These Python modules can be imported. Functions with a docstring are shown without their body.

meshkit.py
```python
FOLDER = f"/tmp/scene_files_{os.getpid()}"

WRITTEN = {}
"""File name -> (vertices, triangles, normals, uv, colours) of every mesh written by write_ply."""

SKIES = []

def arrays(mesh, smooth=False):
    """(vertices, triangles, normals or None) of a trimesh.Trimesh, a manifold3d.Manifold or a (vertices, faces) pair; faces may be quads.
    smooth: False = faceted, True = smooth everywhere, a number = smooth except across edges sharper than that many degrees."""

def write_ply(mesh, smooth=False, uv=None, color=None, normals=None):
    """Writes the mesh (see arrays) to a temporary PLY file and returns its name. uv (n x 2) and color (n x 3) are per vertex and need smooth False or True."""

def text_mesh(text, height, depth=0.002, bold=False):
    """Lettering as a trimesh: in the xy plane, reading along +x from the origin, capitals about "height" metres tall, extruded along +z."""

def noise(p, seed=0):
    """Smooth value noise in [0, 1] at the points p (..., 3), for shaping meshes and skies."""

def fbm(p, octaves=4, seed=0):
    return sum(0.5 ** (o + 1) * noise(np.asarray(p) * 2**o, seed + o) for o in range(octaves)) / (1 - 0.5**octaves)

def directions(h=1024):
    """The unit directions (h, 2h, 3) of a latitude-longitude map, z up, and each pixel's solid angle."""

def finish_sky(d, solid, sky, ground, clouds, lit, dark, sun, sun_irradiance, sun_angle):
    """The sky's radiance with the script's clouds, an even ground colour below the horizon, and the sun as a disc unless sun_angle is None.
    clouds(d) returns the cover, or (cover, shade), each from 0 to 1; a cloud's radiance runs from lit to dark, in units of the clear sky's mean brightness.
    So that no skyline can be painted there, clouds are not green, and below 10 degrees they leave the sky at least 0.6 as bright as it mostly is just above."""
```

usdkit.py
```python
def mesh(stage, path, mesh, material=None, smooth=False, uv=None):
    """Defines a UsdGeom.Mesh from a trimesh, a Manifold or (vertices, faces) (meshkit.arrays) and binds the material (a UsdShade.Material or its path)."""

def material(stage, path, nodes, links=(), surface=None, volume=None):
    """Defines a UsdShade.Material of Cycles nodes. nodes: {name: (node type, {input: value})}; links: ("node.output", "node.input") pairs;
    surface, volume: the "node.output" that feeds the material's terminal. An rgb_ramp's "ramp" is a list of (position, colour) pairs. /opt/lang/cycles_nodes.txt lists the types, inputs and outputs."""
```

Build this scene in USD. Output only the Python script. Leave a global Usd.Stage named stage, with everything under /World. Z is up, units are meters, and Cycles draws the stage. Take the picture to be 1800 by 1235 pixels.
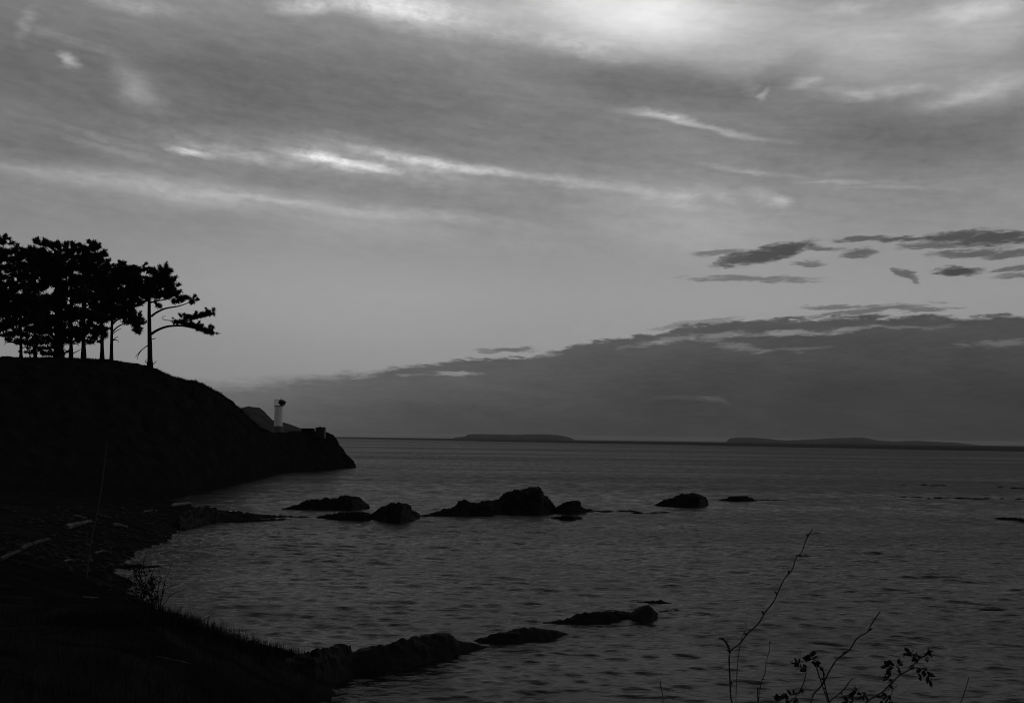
import math, random
import numpy as np, trimesh, usdkit, meshkit
from pxr import Usd, UsdGeom, UsdLux, UsdShade, Gf, Sdf, Vt

stage = Usd.Stage.CreateInMemory()
UsdGeom.Xform.Define(stage, '/World')
UsdGeom.Scope.Define(stage, '/World/Looks')

# ------------------------------------------------------------------ camera
F = 1750.0                      # focal length in photograph pixels (1800 wide)
EYE = np.array([0.0, 0.0, 8.0])
PITCH = math.atan(153.5 / F)
ROLL = math.radians(0.75)
f0 = np.array([0, math.cos(PITCH), math.sin(PITCH)])
u0 = np.array([0, -math.sin(PITCH), math.cos(PITCH)])
r0 = np.array([1.0, 0, 0])
CR = math.cos(ROLL) * r0 + math.sin(ROLL) * u0
CU = -math.sin(ROLL) * r0 + math.cos(ROLL) * u0
cam = UsdGeom.Camera.Define(stage, '/World/camera')
M = Gf.Matrix4d(*[*CR, 0], *[*CU, 0], *[*(-f0), 0], *[*EYE, 1])
cam.AddTransformOp().Set(M)
cam.CreateHorizontalApertureAttr(36.0)
cam.CreateFocalLengthAttr(36.0 * F / 1800.0)
cam.CreateClippingRangeAttr(Gf.Vec2f(0.1, 100000))
cam.CreateFStopAttr(0.0)
cam.CreateExposureAttr(0.0)

def ray(px, py):
    d = f0 + (px - 900.0) / F * CR - (py - 617.5) / F * CU
    return d / np.linalg.norm(d)
def at_z(px, py, z=0.0):
    d = ray(px, py); return EYE + d * ((z - EYE[2]) / d[2])
def at_d(px, py, dist):         # at a horizontal distance
    d = ray(px, py); return EYE + d * (dist / math.hypot(d[0], d[1]))
def azel(px, py):
    d = ray(px, py); return math.degrees(math.atan2(d[0], d[1])), math.degrees(math.asin(d[2]))

# ------------------------------------------------------------------ node graphs
class Graph:
    def __init__(self): self.n, self.l, self.k = {}, [], 0
    def node(self, kind, out, **inp):
        self.k += 1; name = 'n%d' % self.k; vals = {}
        for k, v in inp.items():
            if isinstance(v, str) and v.startswith('@'): self.l.append((v[1:], name + '.' + k))
            else: vals[k] = v
        self.n[name] = (kind, vals); return '@%s.%s' % (name, out)
    def m(self, op, a, b=0.0, c=0.0, clamp=False):
        return self.node('math', 'value', math_type=op, value1=a, value2=b, value3=c, use_clamp=clamp)
    def vm(self, op, a, b=(0, 0, 0)): return self.node('vector_math', 'vector', math_type=op, vector1=a, vector2=b)
    def xyz(self, x, y, z=0.0): return self.node('combine_xyz', 'vector', x=x, y=y, z=z)
    def sm(self, v, a, b, lo=0.0, hi=1.0, kind='smoothstep'):
        return self.node('map_range', 'result', range_type=kind, value=v, from_min=a, from_max=b, to_min=lo, to_max=hi, clamp=True)
    def noise(self, vec, scale=1.0, detail=3.0, rough=0.5, dist=0.0, out='fac', lac=2.0):
        return self.node('noise_texture', out, dimensions='3D', type='fBM', vector=vec, scale=scale, detail=detail, roughness=rough, distortion=dist, lacunarity=lac)
    def grey(self, v): return self.node('combine_color', 'color', color_type='rgb', r=v, g=v, b=v)
    def make(self, path, surface=None, volume=None):
        return usdkit.material(stage, path, self.n, self.l, surface=surface and surface[1:], volume=volume and volume[1:])

# ------------------------------------------------------------------ sky: high dusk overcast with streaks, low bank
SUN_AZ, SUN_EL = math.radians(-8.0), math.radians(-1.5)   # the sun has just set
STRENGTH = 0.1
def build_sky():
    g = Graph()
    d = g.node('texture_coordinate', 'generated')
    sp = g.node('separate_xyz', 'x', vector=d)[:-2]
    x, y, z = sp + '.x', sp + '.y', sp + '.z'
    az = g.m('degrees', g.m('arctan2', x, y))
    el = g.m('degrees', g.m('arcsine', z))
    # distort the sky's angles with noise so that every cloud edge is ragged; noise is stretched along the horizon
    flat = g.xyz(az, g.m('multiply', el, 3.2), 0.0)
    w1 = g.node('separate_color', 'r', color_type='rgb', color=g.noise(flat, 0.09, 2.0, 0.5, out='color'))[:-2]
    w2 = g.node('separate_color', 'r', color_type='rgb', color=g.noise(flat, 0.55, 4.0, 0.6, out='color'))[:-2]
    n_soft = g.noise(g.xyz(az, g.m('multiply', g.m('add', el, g.m('multiply', az, 0.10)), 3.6), 7.0), 0.16, 4.0, 0.55)
    n_fib = g.noise(g.xyz(az, g.m('multiply', g.m('add', el, g.m('multiply', az, 0.10)), 6.0), 3.0), 0.42, 5.0, 0.62, dist=0.4)
    n_rag = g.noise(g.xyz(az, g.m('multiply', el, 4.5), 11.0), 0.6, 5.0, 0.6)
    n_wisp = g.noise(g.xyz(g.m('add', az, g.m('multiply', el, 0.9)), g.m('multiply', g.m('subtract', el, g.m('multiply', az, 0.05)), 5.0), 17.0), 0.9, 8.0, 0.68, dist=0.5)
    # fibres of the high veil run down to the right
    wa = g.m('add', az, g.m('add', g.m('multiply_add', w1 + '.r', 2.0, -1.0), g.m('multiply_add', w2 + '.r', 1.2, -0.6)))
    we = g.m('add', el, g.m('add', g.m('multiply_add', w1 + '.g', 0.9, -0.45), g.m('multiply_add', w2 + '.g', 0.55, -0.275)))
    P = g.xyz(wa, we, 0.0)                       # softly warped
    Pd = g.xyz(g.m('add', az, g.m('multiply_add', w2 + '.b', 1.6, -0.8)), g.m('add', el, g.m('add', g.m('multiply_add', w2 + '.g', 0.42, -0.21), g.m('multiply_add', n_rag, 0.62, -0.31))), 0.0)
    def blob(cx, cy, rx, ry, rot=0.0, vec=P, kind='quadratic_sphere'):
        a, e = azel(cx, cy); s = 180 / math.pi / F
        v = g.node('mapping', 'vector', mapping_type='texture', vector=vec, location=(a, e, 0.0), rotation=(0, 0, math.radians(rot)), scale=(rx * s, ry * s, 1.0))
        return g.node('gradient_texture', 'fac', gradient_type=kind, vector=v)
    # tone, in display values; first the level by elevation
    def row(pts):
        return g.node('rgb_ramp', 'color', fac=g.m('divide', el, 90.0), ramp=[(max(0.0, e / 90.0), (v, v, v)) for e, v in pts])
    base = row(SKY_ROWS)
    t = g.node('rgb_to_bw', 'val', color=base)
    # sideways
    side = g.node('rgb_ramp', 'color', fac=g.m('multiply_add', az, 1 / 120.0, 0.5), ramp=[((a + 60) / 120.0, (v, v, v)) for a, v in SKY_SIDE])
    t = g.m('multiply', t, g.node('rgb_to_bw', 'val', color=side))
    veil = g.sm(el, 8.5, 13.5)
    t = g.m('add', t, g.m('multiply', g.m('multiply_add', n_soft, 0.10, -0.05), veil))
    t = g.m('add', t, g.m('multiply', g.m('multiply_add', n_fib, 0.09, -0.045), veil))
    for (cx, cy, rx, ry, rot, amp) in SKY_SOFT:
        t = g.m('multiply_add', g.sm(blob(cx, cy, rx * .9, ry * .9, rot, P, 'spherical'), 0.0, 0.85), amp * .62, t)
    n_hair = g.noise(g.xyz(g.m('multiply', az, 0.5), g.m('multiply', g.m('add', el, g.m('multiply', az, 0.13)), 7.0), 23.0), 0.75, 6.0, 0.66, dist=0.3)
    n_fluff = g.noise(g.xyz(wa, g.m('multiply', we, 1.7), 31.0), 1.1, 6.0, 0.62, dist=0.4)
    t = g.m('add', t, g.m('multiply', g.m('multiply_add', n_fluff, 0.07, -0.035), g.m('multiply_add', veil, 0.7, 0.3)))
    fib = g.m('add', g.m('multiply_add', n_hair, 0.9, -0.2), g.m('multiply', n_fluff, 1.5))
    for (cx, cy, rx, ry, rot, amp) in SKY_STREAK:
        t = g.m('multiply_add', g.m('multiply', g.sm(blob(cx, cy, rx * 1.35, ry * 1.35, rot, P, 'spherical'), 0.0, 0.9), fib), amp * 0.62, t)
    # dark torn cloudlets
    dark = 0.0
    for (cx, cy, rx, ry, rot, depth) in SKY_DARK:
        b = blob(cx, cy, rx, ry, rot, Pd, 'spherical')
        dark = g.m('maximum', dark, g.m('multiply', g.sm(b, 0.0, 0.30), g.sm(g.m('add', b, g.m('multiply_add', n_wisp, 1.7, -0.85)), 0.0, 0.72, 0.0, depth)))
    t = g.m('subtract', t, dark)
    # low bank: its upper edge as an elevation over azimuth
    ed = [azel(px, py) for px, py in SKY_EDGE]
    edge = g.m('multiply', g.node('rgb_to_bw', 'val', color=g.node('rgb_ramp', 'color', fac=g.m('multiply_add', az, 1 / 120.0, 0.5), ramp=[((a + 60) / 120.0, (e / 12.0,) * 3) for a, e in ed])), 12.0)
    over = g.m('subtract', edge, g.m('add', el, g.m('add', g.m('add', g.m('multiply_add', n_wisp, 0.8, -0.4), g.m('multiply_add', n_rag, 0.6, -0.3)), g.m('multiply_add', w2 + '.g', 0.5, -0.25))))
    soft_l = g.sm(az, -19.0, -2.0, 1.3, 0.22)
    bank = g.m('multiply', g.sm(g.m('divide', over, soft_l), 0.0, 1.0), g.m('multiply', g.sm(az, -26.0, -8.0, 0.62, 1.0), g.sm(az, 40.0, 110.0, 1.0, 0.4)))
    # tone inside the bank
    bt = g.node('rgb_to_bw', 'val', color=g.node('rgb_ramp', 'color', fac=g.m('multiply_add', az, 1 / 120.0, 0.5), ramp=[((a + 60) / 120.0, (v, v, v)) for a, v in BANK_TONE]))
    bt = g.m('add', bt, g.m('add', g.m('multiply_add', n_soft, 0.08, -0.032), g.m('multiply_add', n_wisp, 0.05, -0.02)))
    bt = g.m('add', bt, g.sm(over, 0.0, 4.5, 0.035, -0.03))
    for (cx, cy, rx, ry, rot, amp) in BANK_LIGHT:
        b = blob(cx, cy, rx, ry, rot, Pd, 'spherical'); bt = g.m('add', bt, g.m('multiply', g.sm(b, 0.0, 0.4), g.sm(g.m('add', b, g.m('multiply_add', n_wisp, 2.0, -1.0)), 0.05, 0.9, 0.0, amp)))
    t = g.node('mix_float', 'result', fac=bank, a=t, b=bt)
    t = g.m('maximum', t, 0.02)
    lin = g.m('power', t, 2.2)
    # away from the afterglow the sky is darker, evenly
    front = g.sm(y, -0.55, 0.55, SKY_BACK, 1.0)
    lin = g.m('multiply', lin, front)
    # clear air behind the veil, colourless as on the film
    skyt = g.node('sky_texture', 'color', sky_type='single_scattering', sun_disc=False, sun_elevation=SUN_EL, sun_rotation=SUN_AZ, vector=d)
    clear = g.m('minimum', g.m('multiply', g.node('rgb_to_bw', 'val', color=skyt), STRENGTH), 0.5)
    tot = g.m('multiply_add', clear, 0.06, g.m('multiply', lin, 0.94))
    below = g.sm(z, -0.02, 0.0, 0.25, 1.0)
    tot = g.m('multiply', tot, below)
    s = g.node('background_shader', 'background', color=g.grey(g.m('divide', tot, STRENGTH)), strength=STRENGTH)
    return g.make('/World/Looks/sky_look', surface=s)

SKY_BACK = 0.46
SKY_ROWS = [(0, .53), (4, .575), (8, .595), (11, .575), (13.5, .54), (17, .49), (20, .495), (22, .535), (25, .60), (32, .58), (45, .42), (60, .30), (90, .22)]
SKY_SIDE = [(-60, .80), (-28, .94), (-15, .985), (0, 1.02), (12, 1.03), (26, 1.0), (60, .9)]
SKY_SOFT = [  # cx, cy, rx, ry, rotation, amplitude: broad light and shade of the high veil
    (1080, 20, 330, 110, -6, .42), (1300, 60, 420, 120, -8, .23), (1640, 80, 320, 130, 0, .20), (740, 10, 300, 60, -5, .20), (1760, 20, 160, 90, 0, .12),
    (250, 150, 420, 160, 0, -.06), (620, 160, 420, 130, -4, -.07), (1150, 150, 330, 60, -6, -.10), (1600, 240, 330, 110, -4, -.09), (1370, 130, 130, 40, 25, -.10),
    (60, 260, 200, 60, -5, -.06), (240, 325, 330, 50, -2, .10), (560, 370, 420, 60, -4, .09), (240, 160, 90, 50, -35, .05), (1750, 160, 240, 60, 8, .12),
    (560, 520, 520, 170, 0, .05), (1200, 380, 360, 110, -8, .09),
]
SKY_STREAK = [
    (322, 264, 44, 7, -6, .26), (345, 269, 40, 6, -8, .14), (430, 272, 130, 12, -5, .14), (420, 260, 240, 30, -6, .10), (190, 244, 100, 8, -10, .09), (205, 265, 120, 7, -7, .09),
    (545, 274, 64, 10, -9, .26), (590, 283, 80, 9, -12, .25), (650, 294, 60, 7, -10, .24), (660, 280, 230, 32, -9, .16), (720, 283, 120, 11, -8, .24), (820, 297, 120, 10, -9, .18), (930, 312, 150, 12, -8, .13), (1040, 322, 110, 14, -8, .07),
    (118, 108, 17, 11, 0, .36), (50, 45, 12, 32, -22, .10), (130, 74, 95, 10, -10, .08), (225, 150, 40, 30, -40, .10), (260, 175, 60, 16, -20, .09),
    (90, 305, 150, 16, 0, .08), (330, 330, 200, 22, -3, .08), (430, 343, 150, 6, -1, .08), (600, 368, 140, 9, -6, .09), (770, 380, 160, 12, -4, .09),
    (1150, 204, 65, 8, -8, .20), (1195, 214, 55, 8, -12, .24), (1262, 230, 75, 7, -13, .18), (1340, 245, 65, 5, -10, .09), (1280, 292, 55, 6, -12, .11), (1350, 303, 75, 4, -6, .09),
    (1345, 342, 50, 16, -20, .10), (1265, 338, 45, 16, -25, .08), (1180, 352, 60, 18, -15, .07), (1120, 335, 40, 14, -20, .06), (1375, 350, 20, 12, 0, .15), (1200, 345, 45, 14, 0, .09), (1480, 318, 85, 4, -5, .09), (1560, 328, 85, 4, -4, .07),
    (1345, 170, 15, 8, 40, .20), (1325, 158, 15, 15, 50, .11), (1415, 146, 26, 10, 10, .13), (1500, 168, 45, 12, -15, .11), (1560, 160, 85, 12, 2, .14), (1680, 172, 75, 10, 2, .09), (1740, 155, 85, 20, 12, .11),
    (240, 8, 90, 14, 0, .17), (520, 14, 55, 16, 0, .22), (575, 15, 55, 14, 0, .15), (700, 10, 190, 22, -2, .24), (760, 40, 160, 26, -8, .12), (1500, 12, 65, 12, 0, .14), (1720, 10, 90, 18, 0, .14), (1040, 92, 90, 20, -14, .14), (930, 70, 120, 20, -12, .10),
]
SKY_DARK = [
    (1308, 456, 75, 17, 6, .28), (1352, 447, 100, 20, 12, .30), (1392, 435, 62, 14, 6, .28), (1262, 444, 60, 7, 2, .16), (1445, 438, 60, 7, -4, .20), (1506, 446, 42, 9, 4, .20), (1425, 463, 36, 6, -4, .16), (1320, 490, 150, 8, -2, .15),
    (1520, 420, 60, 6, 0, .20), (1570, 421, 90, 6, -2, .22), (1680, 417, 80, 14, 4, .25), (1755, 418, 110, 18, 0, .26), (1640, 432, 70, 7, -2, .18), (1710, 446, 90, 10, 0, .20), (1780, 447, 80, 8, 2, .20),
    (1590, 481, 26, 8, -25, .20), (1604, 489, 20, 5, -45, .15), (1686, 477, 52, 11, -4, .30), (1785, 473, 50, 6, 6, .18), (1790, 484, 45, 5, 6, .16),
    (895, 613, 60, 7, 0, .18), (860, 616, 40, 5, 0, .12), (1485, 539, 90, 5, 0, .16), (1530, 546, 140, 7, 4, .18), (1620, 544, 90, 5, 0, .16), (1190, 572, 60, 6, 6, .10), (1260, 562, 60, 6, 6, .10),
]
SKY_EDGE = [(-900, 690), (200, 668), (350, 658), (500, 656), (640, 650), (720, 638), (840, 628), (930, 624), (1000, 606), (1060, 594), (1150, 582), (1230, 566), (1300, 561), (1400, 557), (1500, 553), (1600, 552), (1700, 553), (1800, 552), (2600, 540)]
BANK_TONE = [(-60, .40), (-22, .38), (-14, .345), (-6, .315), (2, .30), (10, .285), (18, .27), (28, .262), (60, .26)]
BANK_LIGHT = [(1385, 586, 110, 8, 3, .19), (1262, 590, 80, 11, 6, .14), (1180, 596, 70, 9, 5, .10), (1500, 577, 60, 6, 6, .14), (1300, 610, 75, 11, -6, .10), (1400, 613, 90, 7, 0, .07), (1252, 703, 45, 8, -12, .08), (1200, 700, 90, 7, 2, .03),
    (1770, 602, 110, 9, 2, .10), (1600, 573, 100, 6, 0, .09), (800, 656, 65, 5, 0, .17), (735, 659, 50, 4, 0, .08), (958, 622, 55, 6, 3, .14), (900, 624, 50, 5, 0, .12), (1130, 606, 70, 8, 6, .09), (1740, 558, 110, 5, 0, .09)]

dome = UsdLux.DomeLight.Define(stage, '/World/sky')
UsdShade.MaterialBindingAPI.Apply(dome.GetPrim()).Bind(build_sky())
dome.GetPrim().SetCustomDataByKey('kind', 'structure')
sun = UsdLux.DistantLight.Define(stage, '/World/sun')
sun.CreateIntensityAttr(0.5)
sun.CreateAngleAttr(0.5)
sun.CreateNormalizeAttr(True)
sun.CreateColorAttr(Gf.Vec3f(1.0, 1.0, 1.0))
_d = np.array([math.sin(SUN_AZ) * math.cos(SUN_EL), math.cos(SUN_AZ) * math.cos(SUN_EL), math.sin(SUN_EL)])
_x = np.cross([0, 0, 1.0], _d); _x /= np.linalg.norm(_x); _y = np.cross(_d, _x)
sun.AddTransformOp().Set(Gf.Matrix4d(*[*_x, 0], *[*_y, 0], *[*_d, 0], 0, 0, 0, 1))

# ------------------------------------------------------------------ helpers for things
used = {}
def free_name(parent, name):
    p = parent + '/' + name; k = used.get(p, 0); used[p] = k + 1
    return p if k == 0 else '%s_%03d' % (p, k)
def tag(prim, label=None, cat=None, group=None, kind=None):
    for k, v in (('label', label), ('category', cat), ('group', group), ('kind', kind)):
        if v: prim.SetCustomDataByKey(k, v)
    return prim
def obj(name, mesh, mat, parent=None, smooth=False, **kw):
    path = free_name(str(parent.GetPath()) if parent is not None else '/World', name)
    p = usdkit.mesh(stage, path, mesh, mat, smooth=smooth).GetPrim()
    return tag(p, **kw) if kw else p
def thing(name, loc, label, cat, group=None):
    x = UsdGeom.Xform.Define(stage, free_name('/World', name))
    x.AddTranslateOp().Set(Gf.Vec3d(*map(float, loc)))
    return tag(x.GetPrim(), label, cat, group)
def fbm(p, o=4, seed=0): return meshkit.fbm(np.asarray(p, float), o, seed) - 0.5
def grid_faces(nr, nc, wrap=False):
    i, j = np.meshgrid(np.arange(nr - 1), np.arange(nc if wrap else nc - 1), indexing='ij')
    k = (j + 1) % nc
    a, b, c, d = i * nc + j, i * nc + k, (i + 1) * nc + k, (i + 1) * nc + j
    return np.concatenate([np.stack([a, b, c], -1).reshape(-1, 3), np.stack([a, c, d], -1).reshape(-1, 3)])
def tube(pts, radii, sides=7):
    pts = np.asarray(pts, float); n = len(pts)
    radii = np.broadcast_to(np.asarray(radii, float), (n,))
    t = np.gradient(pts, axis=0); t /= np.linalg.norm(t, axis=1, keepdims=True) + 1e-12
    ref = np.array([0.31, 0.77, 0.55])
    a = np.cross(t, ref); a /= np.linalg.norm(a, axis=1, keepdims=True) + 1e-12
    b = np.cross(t, a); ang = np.arange(sides) * 2 * math.pi / sides
    v = (pts[:, None] + radii[:, None, None] * (np.cos(ang)[None, :, None] * a[:, None] + np.sin(ang)[None, :, None] * b[:, None])).reshape(-1, 3)
    f = grid_faces(n, sides, True)
    v = np.vstack([v, pts[:1], pts[-1:]]); k = np.arange(sides); kk = (k + 1) % sides
    f = np.vstack([f, np.stack([np.full(sides, n * sides), kk, k], 1), np.stack([np.full(sides, n * sides + 1), (n - 1) * sides + k, (n - 1) * sides + kk], 1)])
    return v, f
def join(parts):
    vs, fs, o = [], [], 0
    for v, f in parts: vs.append(np.asarray(v)); fs.append(np.asarray(f) + o); o += len(v)
    return np.vstack(vs), np.vstack(fs)
def smooth_path(pts, n=24):
    from scipy.interpolate import PchipInterpolator
    pts = np.asarray(pts, float)
    s = np.concatenate([[0], np.cumsum(np.linalg.norm(np.diff(pts, axis=0), axis=1))])
    return PchipInterpolator(s, pts, axis=0)(np.linspace(0, s[-1], n))

# ------------------------------------------------------------------ materials (black and white film: greys only)
def surface(name, lo, hi, scale=3.0, rough=0.9, bump=0.4, bscale=12.0, bdist=0.05, spec=0.2, detail=5.0):
    g = Graph(); p = g.node('geometry', 'position')
    n = g.noise(p, scale, detail, 0.6)
    c = g.node('rgb_ramp', 'color', fac=n, ramp=[(0.3, (lo,) * 3), (0.7, (hi,) * 3)])
    h = g.noise(p, bscale, 5.0, 0.65)
    nn = g.node('bump', 'normal', height=h, strength=bump, distance=bdist)
    s = g.node('principled_bsdf', 'BSDF', base_color=c, roughness=rough, normal=nn, specular_ior_level=spec)
    return g.make('/World/Looks/' + name, surface=s)
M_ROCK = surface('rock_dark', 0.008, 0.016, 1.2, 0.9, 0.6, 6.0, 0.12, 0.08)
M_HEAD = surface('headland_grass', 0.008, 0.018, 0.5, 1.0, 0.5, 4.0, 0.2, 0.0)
M_SHORE = surface('shore_ground', 0.009, 0.018, 0.7, 1.0, 0.6, 7.0, 0.1, 0.0)
M_STONE = surface('beach_stone', 0.015, 0.05, 2.0, 0.9, 0.3, 14.0, 0.03, 0.0)
M_WOOD = surface('driftwood_bleached', 0.04, 0.08, 3.0, 0.85, 0.5, 16.0, 0.02, 0.15)
M_WOOD2 = surface('driftwood_grey', 0.03, 0.07, 3.0, 0.9, 0.5, 16.0, 0.02, 0.15)
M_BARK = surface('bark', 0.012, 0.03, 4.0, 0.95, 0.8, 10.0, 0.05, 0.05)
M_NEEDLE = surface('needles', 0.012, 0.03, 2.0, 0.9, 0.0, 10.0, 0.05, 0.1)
M_TWIG = surface('twig', 0.015, 0.03, 20.0, 0.8, 0.2, 60.0, 0.003, 0.1)
M_LEAF = surface('leaf', 0.012, 0.025, 30.0, 0.8, 0.2, 60.0, 0.003, 0.1)
M_DRY = surface('dry_stem', 0.035, 0.065, 10.0, 0.9, 0.2, 40.0, 0.004, 0.1)
M_GRASS = surface('grass_blades', 0.008, 0.022, 6.0, 0.95, 0.0, 10.0, 0.01, 0.05)
M_WHITE = surface('tower_paint', 0.70, 0.80, 1.5, 0.6, 0.1, 5.0, 0.01, 0.3)
M_CONC = surface('concrete', 0.08, 0.15, 2.0, 0.9, 0.3, 12.0, 0.02, 0.2)
M_METAL = surface('dark_metal', 0.012, 0.025, 6.0, 0.6, 0.1, 20.0, 0.005, 0.4)
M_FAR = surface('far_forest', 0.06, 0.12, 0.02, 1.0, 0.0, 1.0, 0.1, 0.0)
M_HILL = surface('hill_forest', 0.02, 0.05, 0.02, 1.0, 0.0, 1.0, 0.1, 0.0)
def mat_water():
    g = Graph(); p = g.node('geometry', 'position')
    q = g.node('mapping', 'vector', mapping_type='point', vector=p, scale=(0.55, 1.0, 1.0), rotation=(0, 0, 0.12))
    h = g.noise(q, 4.2, 4.0, 0.55, dist=0.3)
    h2 = g.noise(q, 1.1, 3.0, 0.5, dist=0.2)
    hh = g.m('multiply_add', h2, 1.0, h)
    # bands of wind and slick far out
    sx = g.node('separate_xyz', 'y', vector=p)
    far = g.noise(g.node('mapping', 'vector', mapping_type='point', vector=p, scale=(0.0016, 0.009, 1.0), rotation=(0, 0, 0.05)), 1.0, 3.0, 0.6)
    px_ = g.node('separate_xyz', 'x', vector=p)
    # a current line: beyond it the wind roughens the sea
    line = g.m('subtract', g.m('add', sx, g.m('multiply', px_, 2.29)), 2716.0)
    rough_far = g.sm(g.m('add', line, g.m('multiply_add', far, 1200.0, -600.0)), -150.0, 250.0)
    st = g.m('multiply', g.m('multiply', g.sm(far, 0.35, 0.62, W_LO, W_HI), g.sm(sx, 28.0, 85.0, 0.45, 1.05)), g.m('multiply_add', rough_far, 2.5, 1.0))
    nn = g.node('bump', 'normal', height=hh, strength=st, distance=W_DIST)
    fr = g.node('fresnel', 'fac', IOR=1.33, normal=nn)
    gl = g.node('glossy_bsdf', 'BSDF', color=(W_SPEC,) * 3, roughness=0.08, normal=nn, distribution='ggx')
    df = g.node('diffuse_bsdf', 'BSDF', color=(0.006,) * 3)
    # a rough sea never mirrors fully at a grazing angle; wind lanes mirror less still
    cap = g.m('multiply', g.m('multiply', g.sm(far, 0.38, 0.60, 1.0, 0.62), g.sm(rough_far, 0.0, 1.0, 1.0, 0.22)), W_CAP)
    lane = g.noise(g.node('mapping', 'vector', mapping_type='point', vector=p, scale=(0.42, 0.17, 1.0), rotation=(0, 0, 0.10)), 1.0, 6.0, 0.72)
    lane2 = g.noise(g.node('mapping', 'vector', mapping_type='point', vector=p, scale=(0.018, 0.05, 1.0), rotation=(0, 0, 0.10)), 1.0, 4.0, 0.6)
    fr = g.m('multiply', g.m('minimum', fr, cap), g.m('multiply', g.node('mix_float', 'result', fac=g.sm(sx, 55.0, 150.0), a=1.0, b=g.sm(lane, 0.34, 0.66, 0.70, 1.28)), g.sm(lane2, 0.3, 0.7, 0.82, 1.12)))
    s = g.node('mix_closure', 'closure', fac=fr, closure1=df, closure2=gl)
    return g.make('/World/Looks/water_look', surface=s)
W_LO, W_HI, W_DIST, W_SPEC, W_CAP = 0.8, 1.0, 0.10, 0.58, 0.56
M_WATER = mat_water()

# ------------------------------------------------------------------ water: one sheet to the horizon, real waves near
def build_water():
    rng = np.random.default_rng(5)
    r = np.concatenate([[4.0, 8.0], np.geomspace(14, 300, 1050), np.geomspace(300, 25000, 60)[1:]])
    a = np.concatenate([np.linspace(-180, -36, 30)[:-1], np.linspace(-36, -31, 10)[:-1], np.linspace(-31, 31, 640), np.linspace(31, 36, 10)[1:], np.linspace(36, 180, 30)[1:-1]])
    R, A = np.meshgrid(r, np.radians(a), indexing='ij')
    X, Y = R * np.sin(A), R * np.cos(A); Z = np.zeros_like(X)
    dr = np.gradient(r)[:, None] * np.ones_like(A)
    P3 = np.stack([X * 0.03, Y * 0.05, np.zeros_like(X)], -1)
    gust = 0.55 + 1.1 * meshkit.fbm(P3, 3, 3)
    # wind ripple trains: crests lie across the view
    for k in range(70):
        lam = math.exp(rng.uniform(math.log(0.36), math.log(2.4)))
        th = rng.normal(0.10, 0.30); kx, ky = 2 * math.pi / lam * math.sin(th), 2 * math.pi / lam * math.cos(th)
        amp = WAVE * lam * rng.uniform(0.5, 1.0) * (1.0 if lam < 1.5 else 0.6)
        env = np.clip(lam / (3.0 * dr) - 0.5, 0, 1)
        ph = kx * X + ky * Y + rng.uniform(0, 6.28)
        Z += env * amp * np.sin(ph + 0.35 * np.sin(ph))
    Z *= gust * np.clip((330 - R) / 150, 0, 1) * (np.abs(np.degrees(A)) < 32)
    v = np.stack([X, Y, Z], -1).reshape(-1, 3)
    v = np.vstack([v, [[0, 0, 0]]]); nc = len(a); f = grid_faces(len(r), nc, True)
    k = np.arange(nc); f = np.vstack([f, np.stack([np.full(nc, len(v) - 1), (k + 1) % nc, k], 1)])
    return v, f
WAVE = 0.0078
wv, wf = build_water()
obj('water', (wv, wf), M_WATER, smooth=True, kind='structure')

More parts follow.
